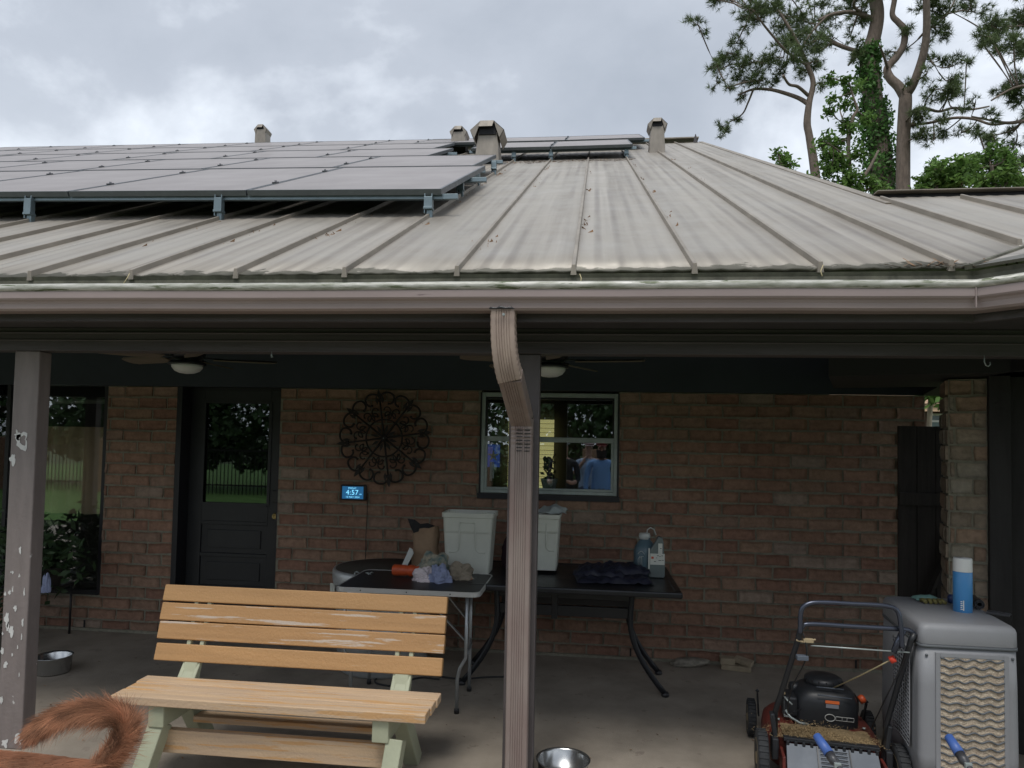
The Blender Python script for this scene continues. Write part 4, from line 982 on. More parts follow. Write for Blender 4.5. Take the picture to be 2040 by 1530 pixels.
m_ = MB(); m_.bx(-.62, .30, 4.79, 4.82, .595, .635); m_.bx(-.62, .30, 4.79, 4.82, .525, .585) if False else m_.bx(-.62, .30, 4.79, 4.82, .48, .55); m_.build('stretcher', M['patt'], pt_, bevel=.004)
m_ = MB(); m_.bx(-.24, -.20, 4.785, 4.825, .46, .72); m_.build('strut', M['patt'], pt_, bevel=.004)
m_ = MB(); m_.bx(-.62, .30, 5.13, 5.16, .48, .54); m_.build('stretcher', M['patt'], pt_, bevel=.004)
# folded tarp
M['tarp'] = mat('dark_navy_fabric', (.022, .024, .045), .5, 0, .4, 9, bump=.3)
tp = thing('folded_fabric', (.12, 4.85, pz), 'heap of folded dark navy fabric on the patio table', 'fabric')
def fold(cx, cy, z, lx, ly, h, seed, rot=0):
    m_ = MB()
    def f(u, v):
        x = (u-.5)*lx; y = (v-.5)*ly; e_ = (1-abs(2*u-1)**6)*(1-abs(2*v-1)**6); hh = h*e_**.4*(1+.5*noise.noise(Vector((x*9+seed, y*9, seed))))+.02*noise.noise(Vector((x*25, y*25, seed)))
        c_, s_ = math.cos(rot), math.sin(rot); return Vector((cx+x*c_-y*s_, cy+x*s_+y*c_, z+max(0.001, hh)))
    m_.grid(f, 40, 30); return m_.build('fold_layer', M['tarp'], tp)
fold(.16, 4.85, pz+.003, .50, .42, .035, 1, .1); fold(.09, 4.88, pz+.03, .34, .34, .04, 5, -.15); fold(.24, 4.92, pz+.035, .30, .26, .045, 9, .35)
# jugs
M['jug'] = mat('blue_grey_jug', (.10, .16, .20), .35); M['jugc'] = mat('translucent_white_plastic', (.55, .58, .57), .4)
j = thing('water_jug', (.40, 5.0, pz), 'dark grey jug with a white wire handle on the patio table', 'jug'); jx, jy = .395, 5.02
m_ = MB(); m_.lathe([(.07, 0), (.078, .01), (.078, .17), (.07, .20), (.045, .235), (.035, .245), (.035, .26), (.0, .262)], (jx, jy, pz), 28); m_.build('jug_body', M['jug'], j)
m_ = MB(); m_.lathe([(.038, .25), (.04, .275), (.036, .29), (0, .292)], (jx-.005, jy, pz), 20); m_.build('cap', M['jugc'], j)
m_ = MB(); m_.tube([(jx+.01, jy, pz+.285), (jx+.015, jy, pz+.315), (jx+.035, jy, pz+.33), (jx+.06, jy, pz+.318), (jx+.075, jy, pz+.28)], .004, 8); m_.build('wire_handle', M['jugc'], j)
m_ = MB()
for i in range(3): m_.tube([(jx-.05+.012*i, jy-.077+.004*(2-i), pz+.08), (jx-.052+.012*i, jy-.077+.004*(2-i), pz+.12+.01*i), (jx-.04+.012*i, jy-.079, pz+.14)], .0022, 5)
m_.tube([(jx-.055+.1*math.sin(i*.1)*.0+.045*i/8, jy-.079, pz+.155+.02*math.sin(i/8*3.14)) for i in range(9)], .002, 5); m_.build('printed_mark', M['jugc'], j)
j = thing('detergent_bottle', (.475, 4.95, pz), 'clear grey bottle with a white label at the table end', 'bottle'); jx, jy = .468, 4.96
m_ = MB(); m_.prism([(-.055, 0), (.05, 0), (.056, .02), (.056, .12), (.05, .16), (.045, .24), (.035, .275), (.01, .28), (-.012, .235), (-.045, .19), (-.055, .16)], lambda a_, b_, d_: Vector((jx+a_, jy+d_, pz+b_)), -.035, .035)
m_.build('bottle_body', mat('smoky_clear_plastic', (.16, .19, .19), .25), j, bevel=.008)
m_ = MB(); m_.bx(jx-.045, jx+.052, jy-.040, jy-.0365, pz+.09, pz+.165); m_.bx(jx+.008, jx+.036, jy-.040, jy-.0365, pz+.165, pz+.235); m_.bx(jx-.058, jx-.048, jy-.040, jy-.0365, pz+.06, pz+.20); m_.build('label', mat('white_label', (.66, .67, .62), .5), j)
m_ = MB(); m_.bx(jx-.038, jx-.022, jy-.042, jy-.0405, pz+.13, pz+.145); m_.build('orange_square', M['orange'], j)
m_ = MB()
for i, (a_, b_, w_) in enumerate(((0, .15, .012), (.016, .145, .008), (.03, .15, .01), (-.02, .11, .014), (.01, .118, .02), (.035, .12, .01), (-.005, .135, .006), (.02, .20, .01))): m_.bx(jx+a_, jx+a_+w_, jy-.042, jy-.0405, pz+b_, pz+b_+.004)
m_.build('label_print', M['blk'], j)
# things hanging/standing behind: dark red bag between bins
M['dkred'] = mat('dark_maroon_fabric', (.03, .012, .02), .9)
mt = crumple(-.50, 5.12, .738, .13, .10, .33, 31, M['dkred'], 'duffel_bag', None, .12); tag(mt, 'dark maroon bag between the two white bins', 'bag')
p = P(990, 1190, 4.95)
m_ = MB(); m_.lathe([(.0, 0), (.05, .0), (.055, .03), (.045, .06), (.02, .075), (0, .078)], (p.x+.02, 4.84, .637), 16); tag(m_.build('drain_cap', M['tleg']), 'small grey round fitting under the patio table left end', 'fitting')

# ================================================================== on the floor
M['steel'] = mat('stainless_steel', (.55, .56, .56), .22, .95, .15, 5)
def bowl(x, y, r, h, label):
    m_ = MB(); m_.lathe([(.0, .004), (r*.86, .004), (r*.88, .0), (r*.93, .012), (r*.97, h-.012), (r*1.03, h-.002), (r*1.04, h), (r*1.0, h+.002), (r*.93, h-.01), (r*.88, .018), (0, .014)], (x, y, .0), 48)
    o = m_.build('dog_bowl', M['steel']); tag(o, label, 'bowl'); return o
bowl(-3.64, 4.52, .115, .115, 'stainless steel dog bowl on the patio beside the left post')
b2 = P(1122, 1500, 3.4); bw = bowl(-.105, 3.50, .128, .105, 'stainless steel dog bowl at the foot of the centre post')
M['stone'] = mat('rough_limestone', (.36, .33, .27), .9, 0, .5, 20, bump=.8, bs=60)
m_ = MB()
def rk_(u, v):
    th = u*2*math.pi; ph = (v-.5)*math.pi; dv = Vector((math.cos(th)*math.cos(ph), math.sin(th)*math.cos(ph), math.sin(ph))); r = 1+.35*noise.noise(dv*1.5+Vector((4, 4, 4)))+.12*noise.noise(dv*6)
    return Vector((.76+dv.x*.14*r, 5.44+dv.y*.07*r, .025+dv.z*.03*r+.015*dv.x))
m_.grid(rk_, 36, 18); tag(m_.build('flat_rock', M['stone']), 'flat jagged stone lying at the foot of the brick wall', 'rock')
M['block'] = mat('sawn_block', (.40, .33, .23), .85, 0, .35, 14, bump=.4)
for i, (a_, s_, r_, lb) in enumerate((((1.10, 5.41, .019), (.21, .10, .036), -14, 'long flat pale paver piece under the two smaller blocks'), ((1.035, 5.42, .062), (.105, .09, .045), -4, 'small tan block resting on the left end of the flat paver'), ((1.155, 5.42, .060), (.13, .08, .036), -28, 'tilted grey-tan block on the right end of the flat paver'))):
    m_ = MB(); m_.box(a_, s_, Matrix.Rotation(R_(r_), 3, 'Z') @ Matrix.Rotation(R_([0, 0, 8][i]), 3, 'Y')); tag(m_.build('paver_block', M['block'], bevel=.004), lb, 'block', 'loose blocks by the wall')
m_ = MB(); cpts = [(-1.28, 4.50), (-1.36, 4.56), (-1.38, 4.66), (-1.33, 4.76), (-1.22, 4.80), (-1.13, 4.74), (-1.12, 4.66), (-1.2, 4.60), (-1.28, 4.60), (-1.3, 4.53)]
def cat(pts, n=8):
    o = []
    for i in range(len(pts)-1):
        p0, p1, p2, p3 = [Vector(pts[max(0, min(len(pts)-1, i+k))]) for k in (-1, 0, 1, 2)]
        for j in range(n): t_ = j/n; o.append(.5*((2*p1)+(p2-p0)*t_+(2*p0-5*p1+4*p2-p3)*t_**2+(3*p1-p0-3*p2+p3)*t_**3))
    o.append(Vector(pts[-1])); return o
cpts = [(-1.30, 4.62), (-1.40, 4.66), (-1.42, 4.76), (-1.30, 4.86), (-1.1, 4.90), (-1.0, 4.86), (-.85, 4.84), (-.7, 4.90), (-.5, 4.95)]
m_.tube([(p.x, p.y, .008) for p in cat(cpts)], .006, 6); m_.tube([(p.x, p.y, .009) for p in cat([(-1.30, 4.62), (-1.22, 4.66), (-1.20, 4.74), (-1.12, 4.82), (-1.0, 4.80)])], .006, 6)
tag(m_.build('black_cable', M['blk']), 'black cable looped on the concrete under the folding table', 'cable')
# weep holes at the wall foot
m_ = MB()
for px in (168, 1256, 1745-40): q = P(px, 1300 if px > 500 else 1245, WY-.02); m_ = MB(); m_.bx(q.x-.006, q.x+.006, WY-.024, WY-.0185, .025, .085); m_.build('weep_hole', M['blk'], house)

# plants and stand by the left window
M['leafd'] = mat('deep_green_leaf', (.03, .06, .022), .6, attr=True)
M['leafm'] = mat('mid_green_leaf', (.05, .11, .03), .6, attr=True)
def leafy(mb, c, rx, ry, rz_, n, s0, s1, droop=0):
    for i in range(n):
        d_ = Vector((random.gauss(0, .5), random.gauss(0, .5), random.gauss(0, .5))); p = Vector(c)+Vector((d_.x*rx, d_.y*ry, d_.z*rz_))
        u = Vector((random.gauss(0, 1), random.gauss(0, 1), random.gauss(0, .7)-droop)).normalized(); v = u.cross(Vector((random.gauss(0, 1), random.gauss(0, 1), random.gauss(0, 1)))).normalized(); s_ = random.uniform(s0, s1); f = random.uniform(.6, 1.5)
        mb.add([p-u*s_, p+v*s_*.4, p+u*s_, p-v*s_*.4], [(0, 1, 2, 3)], 0, (f, f, f))
stn = thing('plant_stand', (-4.35, 5.2, 0), 'black metal plant stand beside the left window', 'stand')
for x, y in ((-4.62, 5.05), (-4.22, 5.05), (-4.62, 5.4), (-4.22, 5.4)):
    m_ = MB(); m_.tube([(x, y, 0), (x, y, .42)], .009, 8); m_.build('leg', M['blk'], stn)
m_ = MB(); m_.bx(-4.64, -4.20, 5.03, 5.42, .40, .42); m_.build('shelf', M['blk'], stn)
for i, (x, y, z, s_, lb) in enumerate(((-4.48, 5.2, .42, .20, 'bushy potted plant on the left of the black stand'), (-4.27, 5.25, .42, .16, 'small potted plant on the right of the black stand'), (-4.66, 4.9, 0, .26, 'large trailing fern in a pot on the floor behind the left post'))):
    q = thing('potted_plant', (x, y, z), lb, 'plant', 'potted plants by the left window')
    m_ = MB(); m_.lathe([(s_*.38, 0), (s_*.55, s_*.9), (s_*.6, s_*.92), (s_*.5, s_*.92), (s_*.45, s_*.8), (0, s_*.8)], (x, y, z), 24); m_.build('pot', mat('dark_pot', (.05, .045, .04), .6), q)
    m_ = MB(); leafy(m_, (x, y, z+s_*1.45), s_*1.5, s_*1.2, s_*1.3, 520, .02, .055, .3); m_.build('foliage', M['leafd'], q)
m_ = MB(); c = Vector((-4.02, 5.25, .62))
tag(crumple(-4.13, 5.02, .42, .035, .03, .13, 55, M['cl2'], 'cloth_bag'), 'small blue-grey cloth bag on the right end of the plant stand', 'bag')

# small dry bits on the slab
random.seed(21)
m_ = MB()
for i in range(150):
    x = random.uniform(-4.0, 2.2); y = random.uniform(3.2, 5.4); an = random.random()*6.28; l_ = random.uniform(.006, .028); f = random.uniform(.4, 1.6)
    p = Vector((x, y, .003+.004*random.random())); dv = Vector((math.cos(an), math.sin(an), random.uniform(0, .25)))*l_; sd = Vector((-math.sin(an), math.cos(an), 0))*random.uniform(.0015, .006)
    m_.add([p, p+dv*.5+sd, p+dv, p+dv*.5-sd], [(0, 1, 2, 3)], 0, (f, f, f))
tag(m_.build('floor_debris', M['needle']), 'scattered dry leaf bits on the patio slab', 'debris', kind='stuff')
# ================================================================== evaporative cooler
M['cool'] = mat('grey_cooler_plastic', (.27, .275, .29), .5, 0, .10, 4, bump=.08, bs=200, wear=(.24, .21, .16), wt=.66, wsc=4)
M['coolb'] = mat('dark_cooler_base', (.10, .115, .14), .5)
M['pad'] = mat('cellulose_pad', (.66, .56, .43), .95, 0, .55, 45, (1, 1, 1.6), dark=(.34, .26, .19), bump=.8, bs=120)
M['padbar'] = mat('grey_pad_bars', (.10, .11, .12), .5)
CA = R_(-7); CO = Vector((1.462, 3.325, 0)); cx_ = Vector((math.cos(CA), math.sin(CA), 0)); cy_ = Vector((-math.sin(CA), math.cos(CA), 0))
# front face stays square to the patio, the sides taper back
def CT(x, y, z): return Vector((CO.x+x+.13*y, CO.y+y+.0*x, z))
CW, CD = .415, .62
cl = thing('evaporative_cooler', tuple(CO), 'large grey portable evaporative cooler with tan honeycomb pad beside the mower', 'air cooler')
def ringc(ins, z, r=.036, bulge=0):
    pts = rrect(ins, CW-ins, ins, CD-ins, r, 5); out = []
    for a_, b_ in pts: out.append(CT(a_, b_, z))
    return out
def rings(mb, rs):
    k = len(rs[0]); o = len(mb.v); mb.v += [v for r in rs for v in r]
    for i in range(len(rs)-1):
        for j in range(k): mb.face([o+i*k+j, o+i*k+(j+1) % k, o+(i+1)*k+(j+1) % k, o+(i+1)*k+j], 0, None, True)
    mb.face([o+j for j in range(k)][::-1]); mb.face([o+(len(rs)-1)*k+j for j in range(k)])
m_ = MB(); rings(m_, [ringc(.0, .195), ringc(-.002, .30), ringc(0, .60), ringc(.004, .777)]); body = m_.build('body_shell', M['cool'], cl)
m_ = MB(); rings(m_, [ringc(.003, .782), ringc(.0, .79), ringc(.001, .848), ringc(.005, .862), ringc(.014, .8715), ringc(.028, .8755), ringc(.034, .876)]); lid = m_.build('top_cover', M['cool'], cl)
m_ = MB(); rings(m_, [ringc(.03, .0), ringc(.015, .05), ringc(.012, .195)]); m_.build('base', M['coolb'], cl)
for x in (.08, .34):
    for y in (.08, .54):
        m_ = MB(); p = CT(x, y, .0); m_.lathe([(.03, -.012), (.03, .012)], p+Vector((0, 0, .028)), 16, rot=Matrix.Rotation(R_(90), 3, 'Y')); 
# pad opening on the front
px0_, px1_, pz0, pz1 = .085, .345, .215, .735
m_ = MB(); m_.bx(CO.x+px0_, CO.x+px1_, CO.y-.006, CO.y-.001, pz0, pz1); pad = m_.build('cooling_pad', M['pad'], cl)
m_ = MB(); 
for q in ((px0_-.02, px0_, pz0-.02, pz1+.02), (px1_, px1_+.02, pz0-.02, pz1+.02), (px0_, px1_, pz1, pz1+.02), (px0_, px1_, pz0-.02, pz0)): m_.bx(CO.x+q[0], CO.x+q[1], CO.y-.0075, CO.y+.004, q[2], q[3])
m_.build('pad_frame', M['cool'], cl, bevel=.002)
nb = 17
for i in range(nb):
    z = pz1-.008-(pz1-pz0-.016)*i/(nb-1); m_ = MB()
    ph_ = random.uniform(-.35, .35); am_ = random.uniform(.0045, .0068); pts = [(CO.x+px0_+(px1_-px0_)*j/48, CO.y-.009+.0015*math.sin(j*.3+i), z+am_*math.sin(j/48*4*2*math.pi+1.2+ph_)+.0015*noise.noise(Vector((j*.2, i*2.3, 0)))) for j in range(49)]
    m_.tube(pts, .0040, 6); m_.build('wavy_bar', M['padbar'], pad)
# side grille
m_ = MB(); gy0, gy1, gz0_, gz1_ = .10, .33, .30, .735
def CS(y, z, o=0): 
    b = .030*math.sin(min(1, max(0, (y-.05)/.5))*math.pi); return CT(-.006-b*.25-o, y, z)
m_.grid(lambda u, v: CS(gy0+(gy1-gy0)*u, gz0_+(gz1_-gz0_)*v), 6, 4); m_.build('grille_opening', M['ventdark'], cl)
m_ = MB()
for i in range(9): m_.tube([CS(gy0+(gy1-gy0)*i/8, gz0_+(gz1_-gz0_)*t_/6, .004) for t_ in range(7)], .0035, 5)
for i in range(25): m_.tube([CS(gy0+(gy1-gy0)*t_/6, gz0_+(gz1_-gz0_)*i/24+.012*math.sin(t_/6*3.14), .005) for t_ in range(7)], .0036, 5)
m_.build('side_grille', M['cool'], cl)
m_ = MB(); rings(m_, [ringc(-.0015, .772), ringc(-.0015, .785)]); m_.build('lid_seam', M['padbar'], cl)
for x, z in ((.03, .74), (.03, .24), (.385, .74), (.385, .24)):
    m_ = MB(); m_.lathe([(0, -.001), (.006, -.001), (.006, .003), (0, .004)], (CO.x+x, CO.y+.002, z), 10, rot=Matrix.Rotation(R_(90), 3, 'X')); m_.build('screw', M['padbar'], cl)
# on top of the cooler
sc_ = thing('spray_can', (1.80, 3.66, .878), 'tall blue spray can with white cap standing on the grey cooler', 'spray can')
cx0, cy0 = P(1918, 1215, 3.62).x, 3.62
M['canb'] = mat('blue_can_paint', (.075, .29, .62), .35, 0, .06, 3); M['canw'] = mat('white_cap', (.78, .78, .76), .4)
zc = .872
m_ = MB(); m_.lathe([(.036, 0), (.0405, .004), (.0405, .192), (.038, .196), (0, .196)], (cx0, cy0, zc), 32); m_.build('can_body', M['canb'], sc_)
m_ = MB(); m_.lathe([(.0405, .194), (.041, .197), (.0400, .252), (.0385, .258), (.0, .259)], (cx0, cy0, zc), 32); m_.build('cap', M['canw'], sc_)
m_ = MB()
for i in range(5): m_.bx(cx0-.027, cx0-.019+random.uniform(-.002, .002), cy0-.0365, cy0-.0335, zc+.018+i*.009, zc+.022+i*.009)
m_.bx(cx0-.017, cx0-.013, cy0-.0395, cy0-.0365, zc+.015, zc+.062); m_.build('printed_letters', M['canw'], sc_)
gl_ = thing('work_gloves', (1.80, 3.93, .878), 'yellow and teal rubber gloves lying on the grey cooler', 'gloves')
gx_ = P(1845, 1182, 3.82); M['glov'] = mat('mustard_rubber', (.22, .19, .06), .6, 0, .4, 30); M['glov2'] = mat('teal_knit', (.20, .36, .32), .8)
m_ = MB()
for i in range(5): m_.tube([(gx_.x-.035+i*.022, 3.80, .885), (gx_.x-.035+i*.022+random.uniform(-.006, .006), 3.765, .893), (gx_.x-.035+i*.023, 3.742, .886)], [.010, .0105, .008], 8)
m_.build('fingers', M['glov'], gl_)
m_ = MB(); m_.grid(lambda u, v: Vector((gx_.x-.05+.11*u, 3.79+.09*v, .884+.022*math.sin(u*3.14)**.5*math.sin(v*3.14)**.5))+noise.noise_vector(Vector((u*5, v*5, 2)))*.006, 14, 10); m_.build('cuff', M['glov2'], gl_)
M['pipeg'] = mat('dark_grey_tool', (.055, .055, .06), .4, .2)
p = P(1943, 1192, 3.70)
m_ = MB(); q0 = Vector((p.x, 3.66, .902)); q1 = Vector((p.x+.06, 3.84, .897))
ax = (q1-q0).normalized(); m_.tube([q0, q0+ax*.02, q1], [.021, .023, .019], 20, cap=False); m_.tube([q0, q1], [.0145, .0145], 16, cap=False); m_.build('tmp', M['pipeg']) if False else None
tag(m_.build('hose_nozzle', M['pipeg'], thick=.004), 'dark grey pipe end pointing forward behind the spray can', 'pipe')
m_ = MB(); m_.bar((p.x+.0, 3.60, .884), (p.x+.075, 3.55, .882), .05, .010); m_.tube([(p.x+.01, 3.575, .890), (p.x+.03, 3.55, .893), (p.x+.05, 3.552, .89), (p.x+.07, 3.53, .888)], .003, 6)
tag(m_.build('flat_tool', M['pipeg'], bevel=.003), 'flat dark tool at the right edge of the cooler top', 'tool')
m_ = MB(); m_.lathe([(0, 0), (.02, 0), (.022, .03), (.015, .04), (0, .042)], (P(1897, 1180, 3.8).x, 3.8, .878), 16); tag(m_.build('bottle_cap', mat('navy_plastic', (.03, .05, .14), .4)), 'small navy blue cap behind the spray can', 'cap')

# ================================================================== lawn mower
M['mred'] = mat('red_mower_paint', (.17, .028, .022), .4, 0, .35, 10, dark=(.07, .025, .02)); M['mblk'] = mat('black_mower_plastic', (.020, .022, .026), .42, 0, .2, 10)
M['mgrey'] = mat('blue_grey_flap', (.105, .125, .155), .5, 0, .2, 8); M['tyre'] = mat('tyre_rubber', (.03, .032, .035), .8, 0, .3, 30); M['rim2'] = mat('beige_wheel', (.42, .33, .20), .6, 0, .2, 9)
M['tube'] = mat('dark_blue_grey_tube', (.075, .085, .115), .25, .6)
MA = R_(-8); MO = Vector((1.15, 3.50, 0)); RMo = Matrix.Rotation(MA, 3, 'Z')
def T(x, y, z): return MO+RMo @ Vector((x*1.07, y, z))
mw_ = thing('lawn_mower', tuple(MO), 'red push mower with black engine and folded up handlebar beside the grey cooler', 'lawn mower')
m_ = MB()
def dome(u, v):
    an = u*2*math.pi; sq = lambda c, p_: math.copysign(abs(c)**p_, c)
    rr = [1.0, 1.0, .97, .86, .62, .5][min(5, int(v*5+.001))]; z = [.085, .15, .195, .225, .235, .235][min(5, int(v*5+.001))]
    return T(sq(math.cos(an), .55)*.255*rr, .37+sq(math.sin(an), .6)*.32*rr, z)
m_.grid(dome, 48, 5); m_.build('deck', M['mred'], mw_)
def wheel(x, y, r, wd, sgn):
    m_ = MB(); rot = Matrix.Rotation(MA, 3, 'Z') @ Matrix.Rotation(R_(90), 3, 'Y'); c = T(x, y, r)
    pr = [(r*.62, -wd/2), (r*.94, -wd/2), (r, -wd*.3), (r, wd*.3), (r*.94, wd/2), (r*.62, wd/2)]
    m_.lathe(pr, c, 36, rot=rot)
    for i in range(30):
        an = 2*math.pi*i/30; rr = RMo @ Vector((0, math.cos(an), math.sin(an))); m_.box(c+rr*(r+.0015), (wd*.82, .011, .005), Matrix((RMo @ Vector((1, 0, 0)), RMo @ Vector((0, -math.sin(an), math.cos(an))), rr)).transposed())
    wh = m_.build('wheel', M['tyre'], mw_)
    m_ = MB(); m_.lathe([(0, -wd*.25), (r*.2, -wd*.55), (r*.3, -wd*.35), (r*.62, -wd*.45), (r*.68, -wd*.52), (r*.68, wd*.52), (r*.62, wd*.45), (r*.3, wd*.35), (r*.2, wd*.55), (0, wd*.25)], c, 28, rot=rot); m_.build('rim', M['rim2'], wh)
wheel(-.285, .68, .098, .045, -1); wheel(.285, .68, .098, .045, 1); wheel(-.285, .06, .13, .05, -1); wheel(.285, .06, .13, .05, 1)
# engine
m_ = MB()
def eng(u, v):
    an = u*2*math.pi; sq = lambda c, p_: math.copysign(abs(c)**p_, c)
    k = v*6; prof = [(1, 0), (1.0, .08), (.98, .13), (.90, .165), (.74, .185), (.55, .195), (.0, .20)]
    i = min(5, int(k)); f = k-i; rr = prof[i][0]*(1-f)+prof[i+1][0]*f; z = prof[i][1]*(1-f)+prof[i+1][1]*f
    return T(.03+sq(math.cos(an), .5)*.145*rr, .40+sq(math.sin(an), .6)*.135*rr, .232+z*.92)
m_.grid(eng, 40, 6); en = m_.build('engine_cover', M['mblk'], mw_)
m_ = MB(); m_.lathe([(.085, 0), (.095, .01), (.092, .03), (.07, .042), (.03, .046), (0, .046)], T(.03, .42, .408), 32); m_.build('recoil_cover', M['mblk'], en)
m_ = MB(); m_.box(T(-.135, .36, .31), (.07, .13, .10), RMo); m_.lathe([(.03, -.03), (.034, 0), (.03, .03)], T(-.10, .42, .37), 16, rot=Matrix.Rotation(R_(90), 3, 'Y')); m_.build('air_filter', M['mblk'], mw_, bevel=.012)
m_ = MB(); m_.lathe([(0, 0), (.02, 0), (.022, .02), (.016, .03), (0, .032)], T(.185, .38, .35), 14, rot=Matrix.Rotation(R_(60), 3, 'Y')); m_.build('fuel_cap', M['orange'], mw_)
yl = .262
m_ = MB(); m_.box(T(.045, yl-.002, .365), (.065, .003, .014), RMo); m_.build('orange_sticker', mat('orange_label', (.75, .16, .04), .5), en)
m_ = MB(); m_.box(T(.045, yl-.002, .345), (.060, .003, .018), RMo); m_.build('silver_sticker', mat('dull_silver_label', (.22, .22, .25), .5), en)
m_ = MB(); m_.tube([T(.035+.022*math.cos(i*math.pi/9), yl-.004, .288+.017*math.sin(i*math.pi/9)) for i in range(18)], .0022, 5, closed=True)
def rec(x0, x1, z0, z1): m_.tube([T(x0, yl-.004, z0), T(x1, yl-.004, z0), T(x1, yl-.004, z1), T(x0, yl-.004, z1)], .002, 5, closed=True)
rec(.060, .087, .279, .297); rec(.087, .108, .279, .297); rec(.108, .138, .279, .297); m_.build('outlined_emblem', mat('emblem_silver', (.42, .42, .40), .4), en)
m_ = MB(); m_.tube([T(-.02, yl-.001, .395), T(.13, yl-.001, .392)], .0035, 6); m_.tube([T(-.02, yl+.03, .425), T(.10, yl+.03, .424)], .003, 6); m_.build('cover_ridge', M['mgrey'], en)
# engine details
m_ = MB()
for i in range(7):
    an = R_(-150+i*20); m_.box(T(.03+.083*math.cos(an), .42+.078*math.sin(an), .428), (.006, .030, .022), RMo @ Matrix.Rotation(an+R_(90)+0, 3, 'Z'))
m_.build('cooling_slots', M['ventdark'], en)
m_ = MB()
for i in range(6): m_.box(T(-.150, .30+i*.014, .30), (.03, .004, .09), RMo)
m_.build('cooling_fins', M['alum'], mw_)
m_ = MB(); m_.tube([T(-.16, .27, .30), T(-.14, .26, .27), T(-.10, .25, .25), T(-.06, .255, .245)], .006, 6); m_.tube([T(-.165, .30, .36), T(-.15, .28, .345), T(-.13, .27, .33)], .004, 6); m_.build('linkage', M['alum'], mw_)
m_ = MB(); m_.lathe([(0, 0), (.014, 0), (.014, .008), (.006, .014), (.006, .03), (0, .03)], T(-.17, .30, .37), 10); m_.build('oil_cap', M['rim2'], mw_)
m_ = MB(); m_.box(T(.17, .52, .29), (.07, .10, .08), RMo); m_.build('muffler', M['iron'], mw_, bevel=.01)
for bx_, by_ in ((-.17, .13), (.17, .13), (-.19, .30), (.19, .30)):
    m_ = MB(); m_.lathe([(.009, 0), (.009, .007), (0, .008)], T(bx_, by_, .236), 6); m_.build('bolt', M['alum'], mw_)
for s_ in (-1, 1):
    m_ = MB(); m_.bar(T(s_*.25, .66, .12), T(s_*.262, .60, .27), .006, .018, (0, 1, 0)); m_.lathe([(0, -.01), (.012, 0), (0, .012)], T(s_*.262, .60, .275), 8); m_.build('height_lever', M['mblk'], mw_)
# rear flap and frame
m_ = MB(); vs = [T(-.185, .01, .235), T(.185, .01, .235), T(.195, -.15, .06), T(-.195, -.15, .06)]; m_.add(vs+[v+Vector((0, .012, -.008)) for v in vs], [(0, 1, 2, 3)[::-1], (4, 5, 6, 7), (0, 4, 5, 1), (1, 5, 6, 2), (2, 6, 7, 3), (3, 7, 4, 0)])
fl = m_.build('rear_flap', M['mgrey'], mw_)
m_ = MB()
for x in (-.06, .07): m_.bar(T(x, .003, .239), T(x*1.05, -.15, .068), .005, .005)
for i in range(9): m_.bar(T(-.05, -.01-i*.012, .236-i*.013-.01), T(.06, -.01-i*.012, .236-i*.013-.01), .003, .003)
m_.build('flap_ribs', M['mblk'], fl)
m_ = MB(); m_.bx(0, .01, 0, .01, 0, .01) if False else m_.box(T(0, .03, .25), (.42, .035, .018), RMo)
for i in range(12): m_.box(T(-.18+i*.033, .012, .238), (.014, .02, .022), RMo)
m_.build('rear_bar', M['mblk'], mw_, bevel=.003)
for s_ in (-1, 1):
    m_ = MB(); m_.box(T(s_*.205, -.02, .15), (.014, .12, .11), RMo); m_.build('side_plate', M['mred'], mw_, bevel=.005)
    m_ = MB(); m_.box(T(s_*.232, .06, .27), (.022, .05, .17), RMo @ Matrix.Rotation(R_(8*s_), 3, 'Y')); m_.box(T(s_*.232, .05, .20), (.03, .09, .10), RMo); m_.build('handle_bracket', M['mblk'], mw_, bevel=.006)
# handle
Yh = 3.36
def Q(x, y, Y=Yh): return P(x, y, Y)
hl = MB(); hl.tube([T(-.225, .09, .22), T(-.228, .06, .36), Q(1592, 1268), Q(1597, 1240)], .0125, 10); hl.build('handle_tube', M['mblk'], mw_)
hl = MB(); hl.tube([T(.225, .09, .22), T(.232, .06, .36), Q(1815, 1275), Q(1822, 1262)], .0125, 10); hl.build('handle_tube', M['mblk'], mw_)
hl = MB(); hl.tube([p for p in cat([Q(1594, 1262, 3.35), Q(1596, 1218, 3.34), Q(1610, 1203, 3.34), Q(1640, 1200, 3.34), Q(1700, 1203, 3.34), Q(1765, 1207, 3.34), Q(1788, 1218, 3.34), Q(1795, 1250, 3.34), Q(1797, 1290, 3.35)], 6)], .0105, 10); hl.build('top_bar', M['tube'], mw_)
hl = MB(); hl.tube([p for p in cat([Q(1590, 1268, 3.38), Q(1597, 1250, 3.37), Q(1615, 1243, 3.37), Q(1700, 1248, 3.37), Q(1790, 1253, 3.37), Q(1815, 1258, 3.37), Q(1824, 1272, 3.38)], 6)], .011, 10); hl.build('control_bar', M['tube'], mw_)
hl = MB(); hl.tube([Q(1615, 1286), Q(1812, 1300)], .0035, 8); hl.build('tie_rod', M['alum'], mw_)
hl = MB(); hl.box(Q(1610, 1276), (.045, .02, .018)); hl.tube([Q(1586, 1275), Q(1600, 1279), Q(1625, 1274)], .005, 6); hl.build('lever_knob', M['rim2'], mw_, bevel=.004)
hl = MB(); hl.box(Q(1598, 1310), (.05, .03, .022)); hl.build('cable_bracket', M['mgrey'], mw_, bevel=.003)
